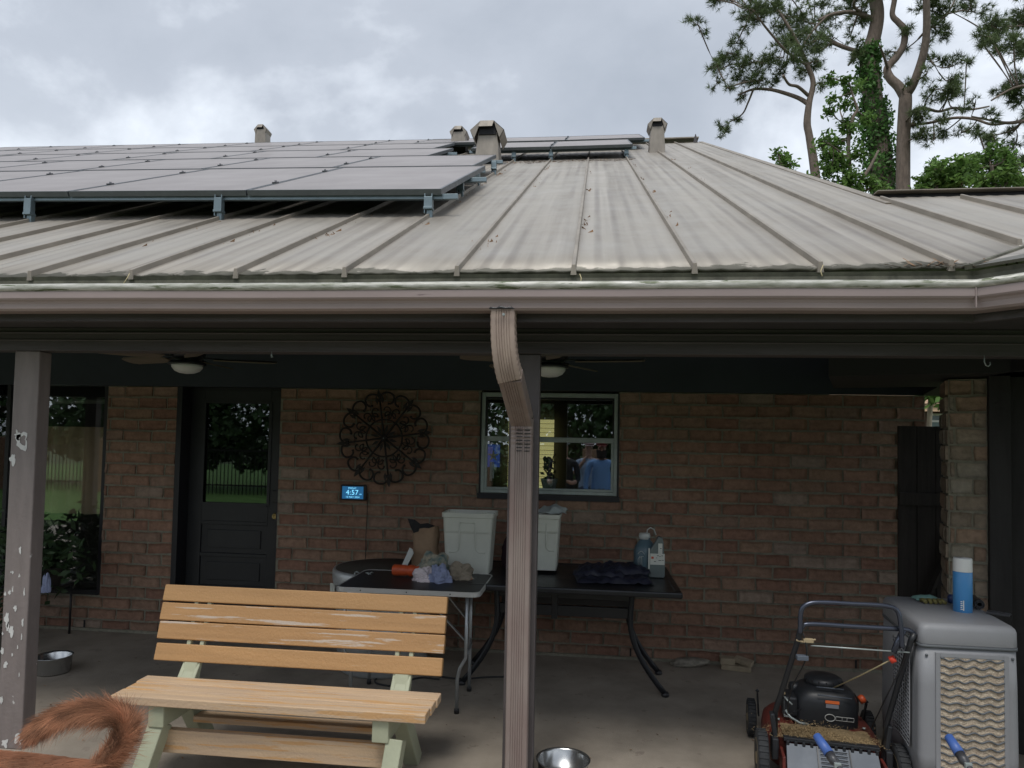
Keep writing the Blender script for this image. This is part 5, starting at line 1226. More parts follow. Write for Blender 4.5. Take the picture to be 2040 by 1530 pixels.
hl = MB(); hl.tube([p for p in cat([Q(1600, 1262), Q(1606, 1310), Q(1578, 1370, 3.5), Q(1570, 1420, 3.6), T(-.08, .32, .30)], 8)], .003, 6); hl.build('control_cable', M['blk'], mw_); hl = MB(); hl.tube([p for p in cat([Q(1812, 1285), Q(1790, 1340, 3.4), Q(1765, 1390, 3.45), T(.2, .2, .28)], 8)], .003, 6)
hl.build('control_cable', M['blk'], mw_)
hl = MB(); r0 = P(1659, 1371, 3.80); r1 = P(1776, 1314, 3.38); hl.tube([r0, r0.lerp(r1, .5)+Vector((0, 0, -.004)), r1], .0032, 6); rp = hl.build('starter_rope', M['straw'], mw_)
hl = MB(); hl.tube([r1+Vector((-.005, .002, -.004)), r1+Vector((.012, -.006, .008))], [.017, .015], 12); hl.build('pull_grip', mat('red_grip', (.70, .06, .03), .4), rp)
hl = MB(); hl.tube([Q(1780, 1300), Q(1790, 1275), Q(1800, 1255)], .013, 10); hl.build('grip_sleeve', M['tube'], mw_)
# clippings on the deck
M['clip'] = mat('dry_grass_clippings', (.32, .23, .12), .95, attr=True)
m_ = MB()
for i in range(7000):
    x = random.gauss(-.03, .10) if random.random() < .8 else random.uniform(-.24, .24); y = random.gauss(.10, .045); y = max(.035, y) if random.random() < .9 else random.uniform(.1, .5)*.6+.03; hh = .008+.028*(1-min(1, abs(x+.03)/.2))*random.random(); z = .243+hh-max(0, y-.12)*.05
    an = random.random()*6.28; l_ = random.uniform(.004, .011); p = T(x, y, z); dv = Vector((math.cos(an), math.sin(an), random.gauss(0, .5)))*l_; sd = Vector((-math.sin(an), math.cos(an), .3))*.0007; f = random.uniform(.5, 1.5)
    m_.add([p-sd, p+sd, p+dv+sd, p+dv-sd], [(0, 1, 2, 3)], 0, (f, f, f))
m_.grid(lambda u, v: T(-.19+.38*u, .035+.2*v, .245+.022*math.sin(u*3.14)*math.sin(v*3.14)+.006*noise.noise(Vector((u*9, v*7, 0)))), 30, 12, c=(.8, .8, .8))
tag(m_.build('grass_clippings', M['clip']), 'dry tan grass clippings heaped on the back of the mower deck', 'clippings', kind='stuff')

# hand cart with blue grips in the foreground
M['bluegrip'] = mat('blue_rubber_grip', (.055, .12, .36), .45)
ct = thing('hand_cart', (1.0, 2.5, 0), 'low hand cart with two blue rubber grips in the bottom right foreground', 'hand cart')
for (x0, y0, x1, y1) in ((1627, 1466, 1652, 1502), (1890, 1468, 1912, 1502)):
    g0 = P(x0, y0, 2.62); g1 = P(x1, y1, 2.56); dv = (g1-g0).normalized()
    m_ = MB(); m_.tube([g0-dv*.004, g0, g0.lerp(g1, .5), g1], [.010, .0145, .0165, .0175], 14); gp_ = m_.build('rubber_grip', M['bluegrip'], ct)
    m_ = MB(); m_.tube([g1, g1+dv*.03, g1+dv*.034, g1+dv*.30], [.0155, .0165, .012, .012], 12); m_.build('handle_tube', M['pipeg'], ct)
    m_ = MB(); m_.box(g1+dv*.04+Vector((0, -.012, 0)), (.022, .012, .02)); m_.build('clamp_plate', M['alum'], ct, bevel=.002)
m_ = MB(); a_ = P(1640, 1600, 2.42); b_ = P(1920, 1605, 2.42)
m_.bar(Vector((.78, 2.38, .30)), Vector((1.42, 2.38, .30)), .04, .04); m_.bx(.80, 1.40, 2.0, 2.38, .12, .29); m_.build('tray', M['pipeg'], ct, bevel=.01)
for x in (.78, 1.42):
    m_ = MB(); m_.lathe([(0, -.02), (.10, -.02), (.11, -.01), (.11, .01), (.10, .02), (0, .02)], (x, 2.2, .11), 24, rot=Matrix.Rotation(R_(90), 3, 'Y')); m_.build('wheel', M['tyre'], ct)

# ================================================================== dog (back and curled tail at the lower left)
M['fur'] = mat('reddish_brown_fur', (.42, .20, .115), .85, attr=True); M['furb'] = mat('dog_coat', (.25, .12, .065), .9, 0, .3, 12)
def skin(name, verts, edges, rad, mats, parent, levels=2, root=0):
    me = bpy.data.meshes.new(name); off = Vector()
    pr = parent
    while pr is not None: off += pr.location; pr = pr.parent
    me.from_pydata([Vector(v)-off for v in verts], edges, []); o = bpy.data.objects.new(name, me); COL.objects.link(o)
    o.modifiers.new('skin', 'SKIN'); sv = me.skin_vertices[0].data
    for i, r in enumerate(rad): sv[i].radius = (r, r) if not isinstance(r, tuple) else r; sv[i].use_root = (i == root)
    s_ = o.modifiers.new('sub', 'SUBSURF'); s_.levels = levels; s_.render_levels = levels
    bpy.context.view_layer.update(); dg = bpy.context.evaluated_depsgraph_get()
    nm = bpy.data.meshes.new_from_object(o.evaluated_get(dg)); nm.name = name; bpy.data.objects.remove(o)
    nm.materials.clear()
    for q in (mats if isinstance(mats, (list, tuple)) else [mats]): nm.materials.append(q)
    for p_ in nm.polygons: p_.use_smooth = True
    ob = bpy.data.objects.new(name, nm); COL.objects.link(ob); ob.parent = parent; return ob
DYc = 2.22
tailpx = [(178, 1545), (212, 1515), (242, 1475), (250, 1440), (228, 1418), (180, 1412), (130, 1420), (92, 1438), (62, 1462)]
tail = [P(x, y, 2.26+.012*i) for i, (x, y) in enumerate(tailpx)]
dog = thing('dog', (-2.0, DYc, 0), 'reddish brown long haired dog with curled bushy tail at the lower left', 'dog')
rump = Vector((-1.74, DYc, .41))
V_ = [rump, Vector((-1.95, DYc, .42)), Vector((-2.15, DYc, .41)), Vector((-2.32, DYc, .45)), Vector((-2.42, DYc, .58)), Vector((-2.50, DYc, .69)), Vector((-2.60, DYc, .685)), Vector((-2.69, DYc, .665))]
Rr = [.105, .12, .13, .125, .085, .085, .06, .035]; E_ = [(i, i+1) for i in range(7)]
def chain(start, pts, rad):
    prev = start
    for p_, r_ in zip(pts, rad): V_.append(Vector(p_)); Rr.append(r_); E_.append((prev, len(V_)-1)); prev = len(V_)-1
for s_ in (-1, 1):
    chain(0, [(-1.76, DYc+s_*.08, .34), (-1.82, DYc+s_*.085, .26), (-1.70, DYc+s_*.085, .16), (-1.73, DYc+s_*.085, .03), (-1.79, DYc+s_*.085, .02)], [.085, .055, .035, .028, .03])
    chain(3, [(-2.32, DYc+s_*.075, .38), (-2.30, DYc+s_*.08, .26), (-2.32, DYc+s_*.08, .14), (-2.32, DYc+s_*.08, .03), (-2.37, DYc+s_*.08, .02)], [.07, .045, .035, .028, .03])
chain(0, tail, [.04, .034, .03, .028, .026, .024, .022, .018, .010])
ti0 = len(V_)-len(tail)
db = skin('body', V_, E_, Rr, M['furb'], dog)
for s_ in (-1, 1):
    m_ = MB(); m_.prism([(-.02, 0), (.05, .005), (.035, -.07), (.0, -.09)], lambda a_, b_, d_: Vector((-2.50+a_, DYc+s_*(.075+d_), .735+b_)), 0, .012); m_.build('ear', M['furb'], dog, bevel=.004)
m_ = MB(); m_.lathe([(0, 0), (.016, .004), (.012, .014), (0, .018)], (-2.735, DYc, .672), 12, rot=Matrix.Rotation(R_(-90), 3, 'Y')); m_.build('nose', M['blk'], dog)
for s_ in (-1, 1):
    m_ = MB(); m_.lathe([(0, -.009), (.009, 0), (0, .009)], (-2.585, DYc+s_*.055, .72), 10); m_.build('eye', M['blk'], dog)
# fur strands along tail and back
m_ = MB(); path = cat([rump]+tail, 10)
def strand(p, d_, ln, wd, f):
    d_ = d_.normalized(); sd = d_.cross(Vector((0, 1, 0)))
    if sd.length < .1: sd = Vector((1, 0, 0))
    sd = sd.normalized()*wd; mid = p+d_*ln*.55+Vector((0, 0, -ln*.06)); tip = p+d_*ln+Vector((0, 0, -ln*.22)); m_.add([p-sd, p+sd, mid+sd*.7, mid-sd*.7, tip], [(0, 1, 2, 3), (3, 2, 4)], 0, f)
for i in range(19000):
    t_ = random.random()*(len(path)-2); k = int(t_); p = path[k].lerp(path[k+1], t_-k); tan = (path[k+1]-path[k]).normalized()
    rv = Vector((random.gauss(0, 1), random.gauss(0, 1), random.gauss(0, 1))); rv = (rv-tan*rv.dot(tan)).normalized(); q = t_/len(path)
    rr = .026*(1-q*.35); ln = (random.uniform(.025, .060) if random.random() < .9 else random.uniform(.06, .10))*(.75+.5*math.sin(q*3.1))
    cl_ = noise.noise(p*14+rv*1.1); b = .85+.95*cl_+random.uniform(-.28, .28); b = max(.3, b)
    strand(p+rv*rr*.9, tan*.95+Vector((random.gauss(0, .22), random.gauss(0, .22), random.gauss(0, .22)))+rv*(.40+.45*random.random()**2)+Vector((0, 0, -.12)), ln, .0007, (b, b*.98, b*.94))
for i in range(9000):
    u = random.random(); x = -1.62-u*.95; an = random.uniform(-2.0, 2.0); rad_ = .118+.015*math.sin(u*3)
    zc_ = .415 if u < .75 else .415+(u-.75)*.7; nrm_ = Vector((0, -math.sin(an), math.cos(an))); p = Vector((x, DYc, zc_))+nrm_*rad_*.95
    cl_ = noise.noise(p*12); b = max(.35, .85+.6*cl_+random.uniform(-.15, .15)); strand(p, Vector((.9, 0, -.1))+nrm_*.45, random.uniform(.03, .06), .001, (b, b*.98, b*.95))
m_.build('fur', M['fur'], dog)

# ================================================================== people standing behind the camera (seen only in the window)
M['skin'] = mat('skin', (.45, .26, .19), .55); M['denim'] = mat('denim', (.06, .08, .14), .8)
def person(x, y, yaw, shirt, cap, label, beard=False, arm=0):
    t = thing('person', (x, y, -.1), label, 'person')
    c, s_ = math.cos(yaw), math.sin(yaw)
    def W(px, py, pz): return Vector((x+px*c-py*s_, y+px*s_+py*c, pz-.1))   # faces +y
    V = [W(0, 0, .98), W(0, 0, 1.12), W(0, .01, 1.28), W(0, 0, 1.43), W(0, 0, 1.50), W(0, .01, 1.56), W(0, .015, 1.66), W(0, .01, 1.75)]
    Rd = [(.17, .12), (.165, .115), (.175, .12), (.15, .09), (.06, .06), (.058, .06), (.078, .095), (.06, .07)]; E2 = [(i, i+1) for i in range(7)]; reg = []
    def ch(st, pts, rads):
        pv = st
        for p_, r_ in zip(pts, rads): V.append(p_); Rd.append((r_, r_)); E2.append((pv, len(V)-1)); pv = len(V)-1
        return pv
    for q in (-1, 1):
        ch(0, [W(q*.10, 0, .88), W(q*.11, .01, .50), W(q*.12, 0, .10), W(q*.12, .10, .04)], [.095, .062, .045, .045])
        if arm == 1: h_ = ch(3, [W(q*.20, 0, 1.41), W(q*.25, .02, 1.14), W(q*.19, .24, 1.10), W(q*.13, .31, 1.13)], [.062, .045, .034, .036])
        elif arm == 2 and q == -1: h_ = ch(3, [W(q*.20, 0, 1.41), W(q*.27, .14, 1.22), W(q*.16, .34, 1.40), W(q*.09, .38, 1.50)], [.062, .045, .034, .036])
        else: h_ = ch(3, [W(q*.20, 0, 1.41), W(q*.26, .0, 1.13), W(q*.25, .10, .90), W(q*.24, .13, .82)], [.062, .045, .034, .036])
        hp_ = V[h_]; dirv = (hp_-V[h_-1]).normalized(); sd = dirv.cross(Vector((0, 0, 1))); sd = sd.normalized() if sd.length > .1 else Vector((1, 0, 0))
        for f_ in range(4): ch(h_, [hp_+dirv*.045+sd*(f_-1.5)*.019, hp_+dirv*(.08+.01*(f_ in (1, 2)))+sd*(f_-1.5)*.021+Vector((0, 0, -.01))], [.010, .008])
        ch(h_, [hp_+dirv*.01+sd*.04*-q, hp_+dirv*.035+sd*.058*-q], [.012, .009])
    ob = skin('body', V, E2, Rd, [M['skin'], shirt, M['denim']], t)
    for p_ in ob.data.polygons:
        cc = p_.center+ob.parent.location; z = cc.z+.1; dx = (cc.x-x)*c+(cc.y-y)*s_; dy = -(cc.x-x)*s_+(cc.y-y)*c
        if z < .98 and abs(dx) < .24 and dy < .2: p_.material_index = 2
        elif z < 1.485 and not (abs(dx) > .1 and dy > .15) and z > .95: p_.material_index = 1
    m_ = MB(); ctr = W(0, .015, 1.735)
    def capf(u, v):
        an = u*2*math.pi; ph = v*math.pi/2; return ctr+Vector((math.cos(an)*math.cos(ph)*.098, math.sin(an)*math.cos(ph)*.112, math.sin(ph)*.10))
    m_.grid(capf, 24, 8); m_.grid(lambda u, v: W((u-.5)*.16, .09+.10*v*(1-(2*u-1)**2*.4), 1.725-.012*v), 8, 4); m_.build('cap', cap, t, thick=.004)
    m_ = MB()
    for q in (-1, 1): m_.lathe([(0, -.012), (.011, 0), (0, .012)], W(q*.034, .105, 1.665), 8)
    m_.build('eyes', M['blk'], t)
    m_ = MB(); m_.lathe([(.0, -.02), (.016, -.015), (.008, .03), (0, .035)], W(0, .118, 1.64), 8); m_.build('nose', M['skin'], t)
    if beard:
        m_ = MB(); m_.grid(lambda u, v: W(math.cos(u*math.pi)*(.082-.02*v), .03+math.sin(u*math.pi)*(.085+.01*v), 1.63-.13*v+.01), 16, 6); m_.build('beard', mat('dark_beard', (.03, .022, .02), .9), t, thick=.012)
    return t
person(.20, -.85, 0, mat('light_blue_shirt', (.20, .38, .70), .8), mat('dark_red_cap', (.22, .03, .03), .7), 'bearded man in a light blue shirt and dark red cap standing on the patio', True)
person(-.02, -1.5, R_(-8), mat('pale_blue_shirt', (.34, .42, .55), .8), mat('pale_pink_hat', (.5, .38, .38), .7), 'person in a pale blue shirt raising a phone behind the bearded man', False, 2)
person(-.42, -.6, R_(10), mat('black_polo', (.012, .014, .02), .8), mat('grey_cap', (.45, .45, .47), .7), 'man in a black polo and grey cap with folded forearms', False, 1)
# ================================================================== trees beyond the roof
M['bark'] = mat('pine_bark', (.20, .155, .125), .9, 0, .45, 9, (2, 2, .5), bump=.9, bs=14)
M['pneed'] = mat('pine_needles', (.115, .155, .070), .7, attr=True, spec=.3)
M['bleaf'] = mat('broad_leaves', (.13, .225, .065), .6, attr=True, spec=.3)
M['ivy'] = mat('ivy_leaves', (.085, .19, .05), .55, attr=True, spec=.3)
GZ = -.12
for k_ in ('pneed', 'bleaf', 'ivy'):
    t_ = M[k_].node_tree; b_ = t_.nodes['Principled BSDF']; o_ = t_.nodes['Material Output']; tr_ = t_.nodes.new('ShaderNodeBsdfTranslucent'); mx_ = t_.nodes.new('ShaderNodeMixShader'); mx_.inputs[0].default_value = .35
    t_.links.new(b_.inputs['Base Color'].links[0].from_socket, tr_.inputs[0]); t_.links.new(b_.outputs[0], mx_.inputs[1]); t_.links.new(tr_.outputs[0], mx_.inputs[2]); t_.links.new(mx_.outputs[0], o_.inputs[0])
def tree(name, label, base_px, Y, trunk, limbs, blobs, kind='pine', dens=1.0, trunk_mat=None, group=None, spread=1.0):
    """trunk: [(px,py,rpx)] from bottom to top; limbs: lists of the same; blobs: [(px,py,rpx)] crown masses"""
    k = Y/1400
    b = P(trunk[0][0], trunk[0][1], Y); t = thing(name, (b.x, Y, GZ), label, 'tree', group)
    tr = MB(); anchors = []
    def line(pts, dy=0, wob=0):
        q = [P(x, y, Y+dy*(i/max(1, len(pts)-1))) for i, (x, y, r) in enumerate(pts)]; rr = [r*k for _, _, r in pts]
        sm = cat(q, 5); n_ = len(sm); rs = [rr[min(len(rr)-1, i//5)]+(rr[min(len(rr)-1, i//5+1)]-rr[min(len(rr)-1, i//5)])*((i % 5)/5) for i in range(n_)]
        tr.tube(sm, rs, 9); anchors.extend(zip(sm, rs)); return sm
    g0 = Vector((b.x, Y, GZ)); r0 = trunk[0][2]*k
    tr.tube([g0, g0.lerp(b, .3), b], [r0*1.6, r0*1.15, r0], 12)
    line(trunk)
    for i, l_ in enumerate(limbs): line(l_, dy=(-1) ** i*(.5+.5*(i % 3)))
    an_l = [a for a in anchors]
    fo = MB(); random.seed(hash(label) % 1000 if False else len(label)*7)
    for (px, py, rp) in blobs:
        R0 = rp*k*spread; c = P(px, py, Y+random.uniform(-1.4, 1.4)*(1 if kind == 'pine' else .6))
        best = min(an_l, key=lambda a: math.hypot(a[0].x-c.x, a[0].z-c.z)+(0 if a[0].z < c.z+.6 else .8)); c.y = .5*c.y+.5*best[0].y
        a_ = best[0]; mid = a_.lerp(c, .5)+Vector((random.uniform(-.2, .2), random.uniform(-.2, .2), random.uniform(-.25, .05)))*min(1, R0)
        tr.tube(cat([a_, mid, c], 4), [min(best[1]*.5, .035)]*4+[.020]*4+[.012], 5)
        n_ = int((58 if kind == 'pine' else 78)*dens*(rp/30)**2*1.25)+6
        subs = [c+Vector((random.gauss(0, .45), random.gauss(0, .45), random.gauss(0, .33)))*R0 for _ in range(max(3, int(rp/6)))]
        for s_ in subs: tr.tube([c, (c+s_)/2+Vector((0, 0, -.05*R0)), s_], [.016, .012, .007], 4, cap=False)
        for i in range(n_):
            s_ = random.choice(subs); p = s_+Vector((random.gauss(0, .27), random.gauss(0, .27), random.gauss(0, .20)))*R0
            f0 = random.uniform(.55, 1.45)
            if kind == 'pine':
                ax = (p-c).normalized() if (p-c).length > .01 else Vector((0, 0, 1)); ax = (ax+Vector((random.gauss(0, .3), random.gauss(0, .3), .25))).normalized()
                ln = random.uniform(.13, .24)
                for j in range(15):
                    d_ = (ax*random.uniform(.1, 1)+Vector((random.gauss(0, .55), random.gauss(0, .55), random.gauss(0, .55)))).normalized(); sd = d_.cross(Vector((random.gauss(0, 1), random.gauss(0, 1), random.gauss(0, 1)))).normalized()*.0085
                    f = f0*random.uniform(.8, 1.2); fo.add([p-sd, p+sd, p+d_*ln], [(0, 1, 2)], 0, (f, f*1.0, f*.95))
            else:
                for j in range(4):
                    q = p+Vector((random.gauss(0, .07), random.gauss(0, .07), random.gauss(0, .06))); u = Vector((random.gauss(0, 1), random.gauss(0, 1), random.gauss(0, .6)-.2)).normalized(); v = u.cross(Vector((random.gauss(0, .5), random.gauss(0, .5), 1))).normalized(); ss = random.uniform(.05, .095)
                    f = f0*random.uniform(.8, 1.3); fo.add([q-u*ss, q+v*ss*.48, q+u*ss, q-v*ss*.48], [(0, 1, 2, 3)], 0, (f, f*random.uniform(.95, 1.05), f*.9))
    tr.build('trunk', trunk_mat or M['bark'], t); fo.build('crown', M['pneed'] if kind == 'pine' else M['bleaf'], t)
    return t
# slim pine with wide left crown
tree('pine_tree', 'slim leaning pine with an open crown spreading left over the roof', None, 22,
     [(1630, 400, 9), (1622, 330, 8.5), (1612, 270, 7), (1608, 245, 7), (1612, 205, 6), (1620, 165, 5), (1608, 130, 4.5), (1593, 95, 3.5), (1575, 60, 3), (1550, 20, 2)],
     [[(1612, 208, 5), (1590, 195, 4), (1555, 183, 3.5), (1530, 178, 3), (1500, 178, 2.5), (1470, 190, 1.5)], [(1610, 190, 3.5), (1590, 173, 3), (1572, 168, 2.5), (1560, 150, 2)], [(1500, 180, 2.2), (1490, 205, 1.8), (1478, 228, 1.5), (1450, 245, 1)], [(1520, 160, 2), (1480, 165, 1.8), (1450, 175, 1)], [(1535, 120, 2), (1500, 125, 1.8), (1460, 128, 1.2), (1430, 140, 1)], [(1608, 130, 3), (1570, 105, 2.2), (1530, 60, 2), (1500, 20, 1.5)], [(1595, 100, 2.5), (1620, 60, 2), (1650, 30, 1.5)]],
     [(1385, 22, 22), (1405, 35, 20), (1425, 20, 26), (1455, 28, 26), (1490, 20, 26), (1525, 5, 24), (1400, 12, 20), (1440, 50, 18), (1475, 55, 20), (1505, 45, 24), (1535, 38, 22), (1460, 75, 20), (1495, 80, 24), (1530, 75, 26), (1565, 55, 26), (1595, 50, 26), (1590, 80, 30), (1560, 100, 30), (1525, 110, 24), (1488, 112, 20), (1455, 105, 20), (1432, 112, 18), (1428, 135, 16), (1450, 135, 18), (1478, 140, 16), (1430, 160, 14), (1455, 160, 12), (1545, 130, 28), (1580, 125, 30), (1610, 100, 28), (1625, 70, 24), (1520, 150, 20), (1495, 175, 20), (1468, 182, 14), (1530, 185, 14), (1545, 160, 18), (1600, 150, 22), (1630, 125, 18), (1455, 235, 14), (1436, 248, 12), (1470, 225, 10), (1635, 160, 14), (1480, 195, 12)], group='pines behind the house')
# tall pine with ivy
t2 = tree('pine_tree', 'tall pine with its trunk wrapped in green ivy', None, 24,
     [(1762, 420, 20), (1757, 340, 20), (1748, 260, 19), (1738, 190, 17), (1732, 140, 17), (1730, 110, 15), (1742, 70, 13), (1748, 30, 12), (1742, -10, 12), (1730, -80, 9), (1725, -160, 5)],
     [[(1735, 105, 6), (1700, 100, 4), (1660, 85, 4), (1640, 70, 3), (1625, 62, 2)], [(1745, 40, 5), (1700, 25, 4), (1660, 28, 3), (1630, 40, 2)], [(1735, 115, 4), (1710, 110, 3), (1690, 130, 2)], [(1742, -20, 5), (1790, -60, 3), (1850, -80, 2)], [(1735, -60, 5), (1680, -90, 3), (1600, -60, 2)], [(1725, 30, 3), (1700, 10, 2.5), (1720, -20, 2)]],
     [(1640, 25, 24), (1665, 12, 26), (1690, 8, 26), (1718, 12, 22), (1625, 5, 20), (1655, 45, 24), (1685, 38, 22), (1710, 45, 18), (1665, 70, 20), (1650, 85, 16), (1695, 70, 16), (1680, 95, 14), (1715, 95, 14), (1700, 120, 14), (1725, -30, 40), (1780, -70, 40), (1660, -60, 45), (1600, -40, 40), (1850, -90, 40), (1720, -120, 40), (1740, -160, 30), (1725, 70, 12), (1560, -30, 30)], group='pines behind the house')
iv = MB(); random.seed(11)
ip = cat([P(x, y, 24) for x, y in ((1762, 420), (1757, 340), (1748, 260), (1738, 190), (1732, 140), (1728, 100))], 10)
for i in range(9000):
    t_ = random.random()**.9*(len(ip)-1.01); k_ = int(t_); c = ip[k_].lerp(ip[k_+1], t_-k_); an = random.random()*6.28; rr = (.21+.25*(1-t_/len(ip)))*(1+.75*noise.noise(c*1.3+Vector((math.cos(an), math.sin(an), 0))*.8)); r1_ = rr*random.uniform(.7, 1.2)*(1.55 if noise.noise(c*3.1+Vector((math.cos(an)*2, math.sin(an)*2, 5))) > .22 else 1)
    p = c+Vector((math.cos(an)*r1_, math.sin(an)*r1_, random.gauss(0, .1))); u = Vector((random.gauss(0, .9), random.gauss(0, .9), -.8)).normalized(); v = u.cross(Vector((math.cos(an)+random.gauss(0, .7), math.sin(an)+random.gauss(0, .7), random.gauss(0, .5)))).normalized(); ss = random.uniform(.035, .09); f = random.uniform(.4, 1.5)*(1+.5*noise.noise(c*2.3+Vector((an, 0, 0))))
    iv.add([p-u*ss, p+v*ss*.6, p+u*ss, p-v*ss*.6], [(0, 1, 2, 3)], 0, (f, f, f*.9))
iv.build('ivy', M['ivy'], t2)
# forked pine
tree('pine_tree', 'forked pine with two curving stems right of the ivy covered trunk', None, 23,
     [(1799, 420, 13), (1799, 340, 12.5), (1800, 270, 12), (1803, 215, 12), (1804, 190, 11)],
     [[(1804, 192, 11), (1790, 172, 9), (1773, 155, 8), (1768, 135, 7), (1785, 115, 7), (1800, 90, 6.5), (1802, 60, 6), (1790, 45, 5.5), (1778, 30, 5), (1782, 0, 5), (1790, -50, 4)], [(1804, 190, 9), (1818, 170, 8), (1833, 130, 7.5), (1843, 90, 7), (1846, 50, 6.5), (1845, 0, 6), (1843, -60, 5)], [(1843, 60, 3), (1870, 45, 2.5), (1895, 15, 2), (1910, -20, 1.5)], [(1842, 100, 2.5), (1855, 122, 2), (1862, 130, 1.5)], [(1806, 230, 3), (1835, 215, 3), (1870, 222, 2.5), (1900, 215, 2.5), (1935, 218, 2), (1970, 212, 1.5)], [(1802, 250, 3), (1850, 245, 2.5), (1900, 235, 2.5), (1940, 237, 2.5), (1975, 248, 2), (2010, 245, 1.5)], [(1845, 50, 3), (1880, 30, 2), (1920, 20, 1.5)], [(1768, 135, 3), (1760, 110, 2), (1752, 90, 1.5)]],
     [(1800, 25, 22), (1825, 30, 24), (1815, 50, 16), (1865, 15, 26), (1895, 20, 28), (1925, 35, 24), (1870, 45, 20), (1905, 50, 18), (1930, 15, 20), (1820, 5, 24), (1765, 110, 10), (1860, 75, 12), (1862, 130, 14), (1880, 110, 14), (1900, 130, 22), (1925, 145, 20), (1885, 155, 26), (1910, 165, 20), (1930, 120, 12), (1865, 180, 22), (1845, 200, 16), (1880, 200, 20), (1850, 225, 24), (1875, 245, 22), (1845, 255, 20), (1820, 240, 14), (1865, 275, 20), (1885, 290, 18), (1850, 290, 14), (1780, 130, 8), (1925, 205, 10), (1770, 120, 12), (1790, -30, 34), (1845, -60, 44), (1900, -40, 34), (1820, 150, 9), (1955, 60, 10)], group='pines behind the house')
# right edge pine
tree('pine_tree', 'pine at the right edge of the frame reaching twigs inward', None, 20,
     [(2110, 420, 13), (2108, 300, 12), (2105, 200, 11), (2100, 100, 9), (2095, 0, 7), (2090, -60, 5)],
     [[(2105, 260, 5), (2060, 240, 4), (2010, 245, 3), (1975, 240, 2), (1935, 232, 1.5)], [(2105, 170, 5), (2060, 170, 3), (2020, 175, 2), (1975, 200, 1.5)], [(2100, 60, 5), (2050, 50, 3), (2000, 40, 2), (1965, 70, 1.5)], [(2108, 320, 5), (2060, 330, 3), (2010, 330, 2), (1960, 350, 1.5)], [(2040, 240, 2), (2010, 262, 1.5), (1975, 270, 1.2)]],
     [(2015, 10, 26), (2000, 35, 22), (1985, 60, 20), (1970, 80, 14), (1955, 90, 10), (2030, 40, 24), (2035, 75, 22), (2020, 100, 14), (1992, 8, 18), (2035, 165, 20), (2010, 180, 20), (1985, 195, 18), (1965, 210, 14), (2025, 205, 22), (1995, 222, 16), (1950, 200, 12), (2038, 240, 20), (2010, 262, 20), (1985, 262, 16), (1965, 250, 12), (2035, 290, 24), (2005, 300, 20), (1990, 285, 14), (2035, 330, 24), (2015, 340, 18), (2060, 100, 34), (2070, 200, 36), (2070, 300, 36), (2060, 20, 36)], group='pines behind the house')
# broadleaf understorey
tree('broadleaf_tree', 'thin leafy tree growing between the slim pine and the ivy trunk', None, 20,
     [(1702, 420, 4), (1696, 370, 4), (1692, 320, 3.5), (1690, 290, 3.5), (1694, 260, 3), (1700, 232, 3), (1708, 218, 2.5), (1702, 200, 2), (1690, 160, 1.5)],
     [[(1700, 390, 5), (1715, 360, 4), (1732, 335, 3), (1750, 300, 2)], [(1692, 320, 2), (1670, 300, 1.5), (1650, 285, 1)], [(1694, 262, 2), (1680, 240, 1.5), (1672, 215, 1)]],
     [(1640, 290, 16), (1655, 300, 20), (1672, 285, 16), (1660, 330, 22), (1645, 350, 20), (1680, 335, 20), (1700, 345, 18), (1720, 350, 22), (1675, 362, 24), (1705, 372, 24), (1740, 372, 22), (1690, 305, 14), (1672, 262, 14), (1690, 235, 16), (1705, 250, 12), (1672, 200, 14), (1660, 195, 10), (1688, 190, 10), (1720, 300, 16), (1640, 375, 18), (1612, 368, 14), (1730, 250, 14), (1705, 180, 14), (1680, 165, 14), (1660, 160, 16), (1720, 150, 12), (1640, 320, 12), (1625, 300, 10)], 'leaf', group='leafy trees behind the house')
tree('broadleaf_tree', 'small leafy treetop peeking over the roof slope left of the slim pine', None, 18,
     [(1585, 420, 4), (1575, 370, 3), (1562, 340, 2.5), (1552, 318, 2)], [[(1575, 370, 2), (1595, 355, 1.5), (1610, 352, 1)]],
     [(1550, 308, 11), (1545, 325, 12), (1558, 328, 12), (1570, 336, 10), (1580, 345, 9), (1592, 352, 9), (1605, 358, 9), (1565, 350, 12), (1545, 345, 8), (1590, 368, 14)], 'leaf', group='leafy trees behind the house')
tree('broadleaf_tree', 'low bushy tree above the small roof ridge right of the forked pine', None, 18,
     [(1875, 440, 6), (1870, 390, 5), (1862, 360, 4), (1865, 335, 3)], [[(1870, 385, 4), (1900, 360, 3), (1925, 340, 2)]],
     [(1840, 365, 20), (1855, 345, 20), (1870, 330, 14), (1880, 352, 20), (1900, 345, 22), (1920, 330, 20), (1900, 372, 22), (1860, 375, 20), (1930, 362, 22), (1825, 378, 16), (1890, 325, 18), (1925, 312, 18), (1945, 345, 22), (1870, 385, 22), (1910, 385, 22), (1845, 385, 18)], 'leaf', group='leafy trees behind the house')
tree('broadleaf_tree', 'dark bushy tree at the far right above the small roof ridge', None, 19,
     [(1990, 440, 6), (1985, 400, 5), (1980, 360, 4), (1975, 330, 3)], [[(1985, 380, 4), (2010, 360, 3), (2030, 345, 2)]],
     [(1955, 325, 20), (1970, 308, 16), (1985, 325, 20), (1950, 350, 20), (1975, 350, 22), (2000, 345, 18), (1960, 372, 22), (1995, 372, 22), (2025, 368, 22), (2045, 375, 18), (2005, 318, 20), (2030, 335, 22), (1935, 335, 16), (1965, 385, 22), (2005, 388, 22)], 'leaf', group='leafy trees behind the house')

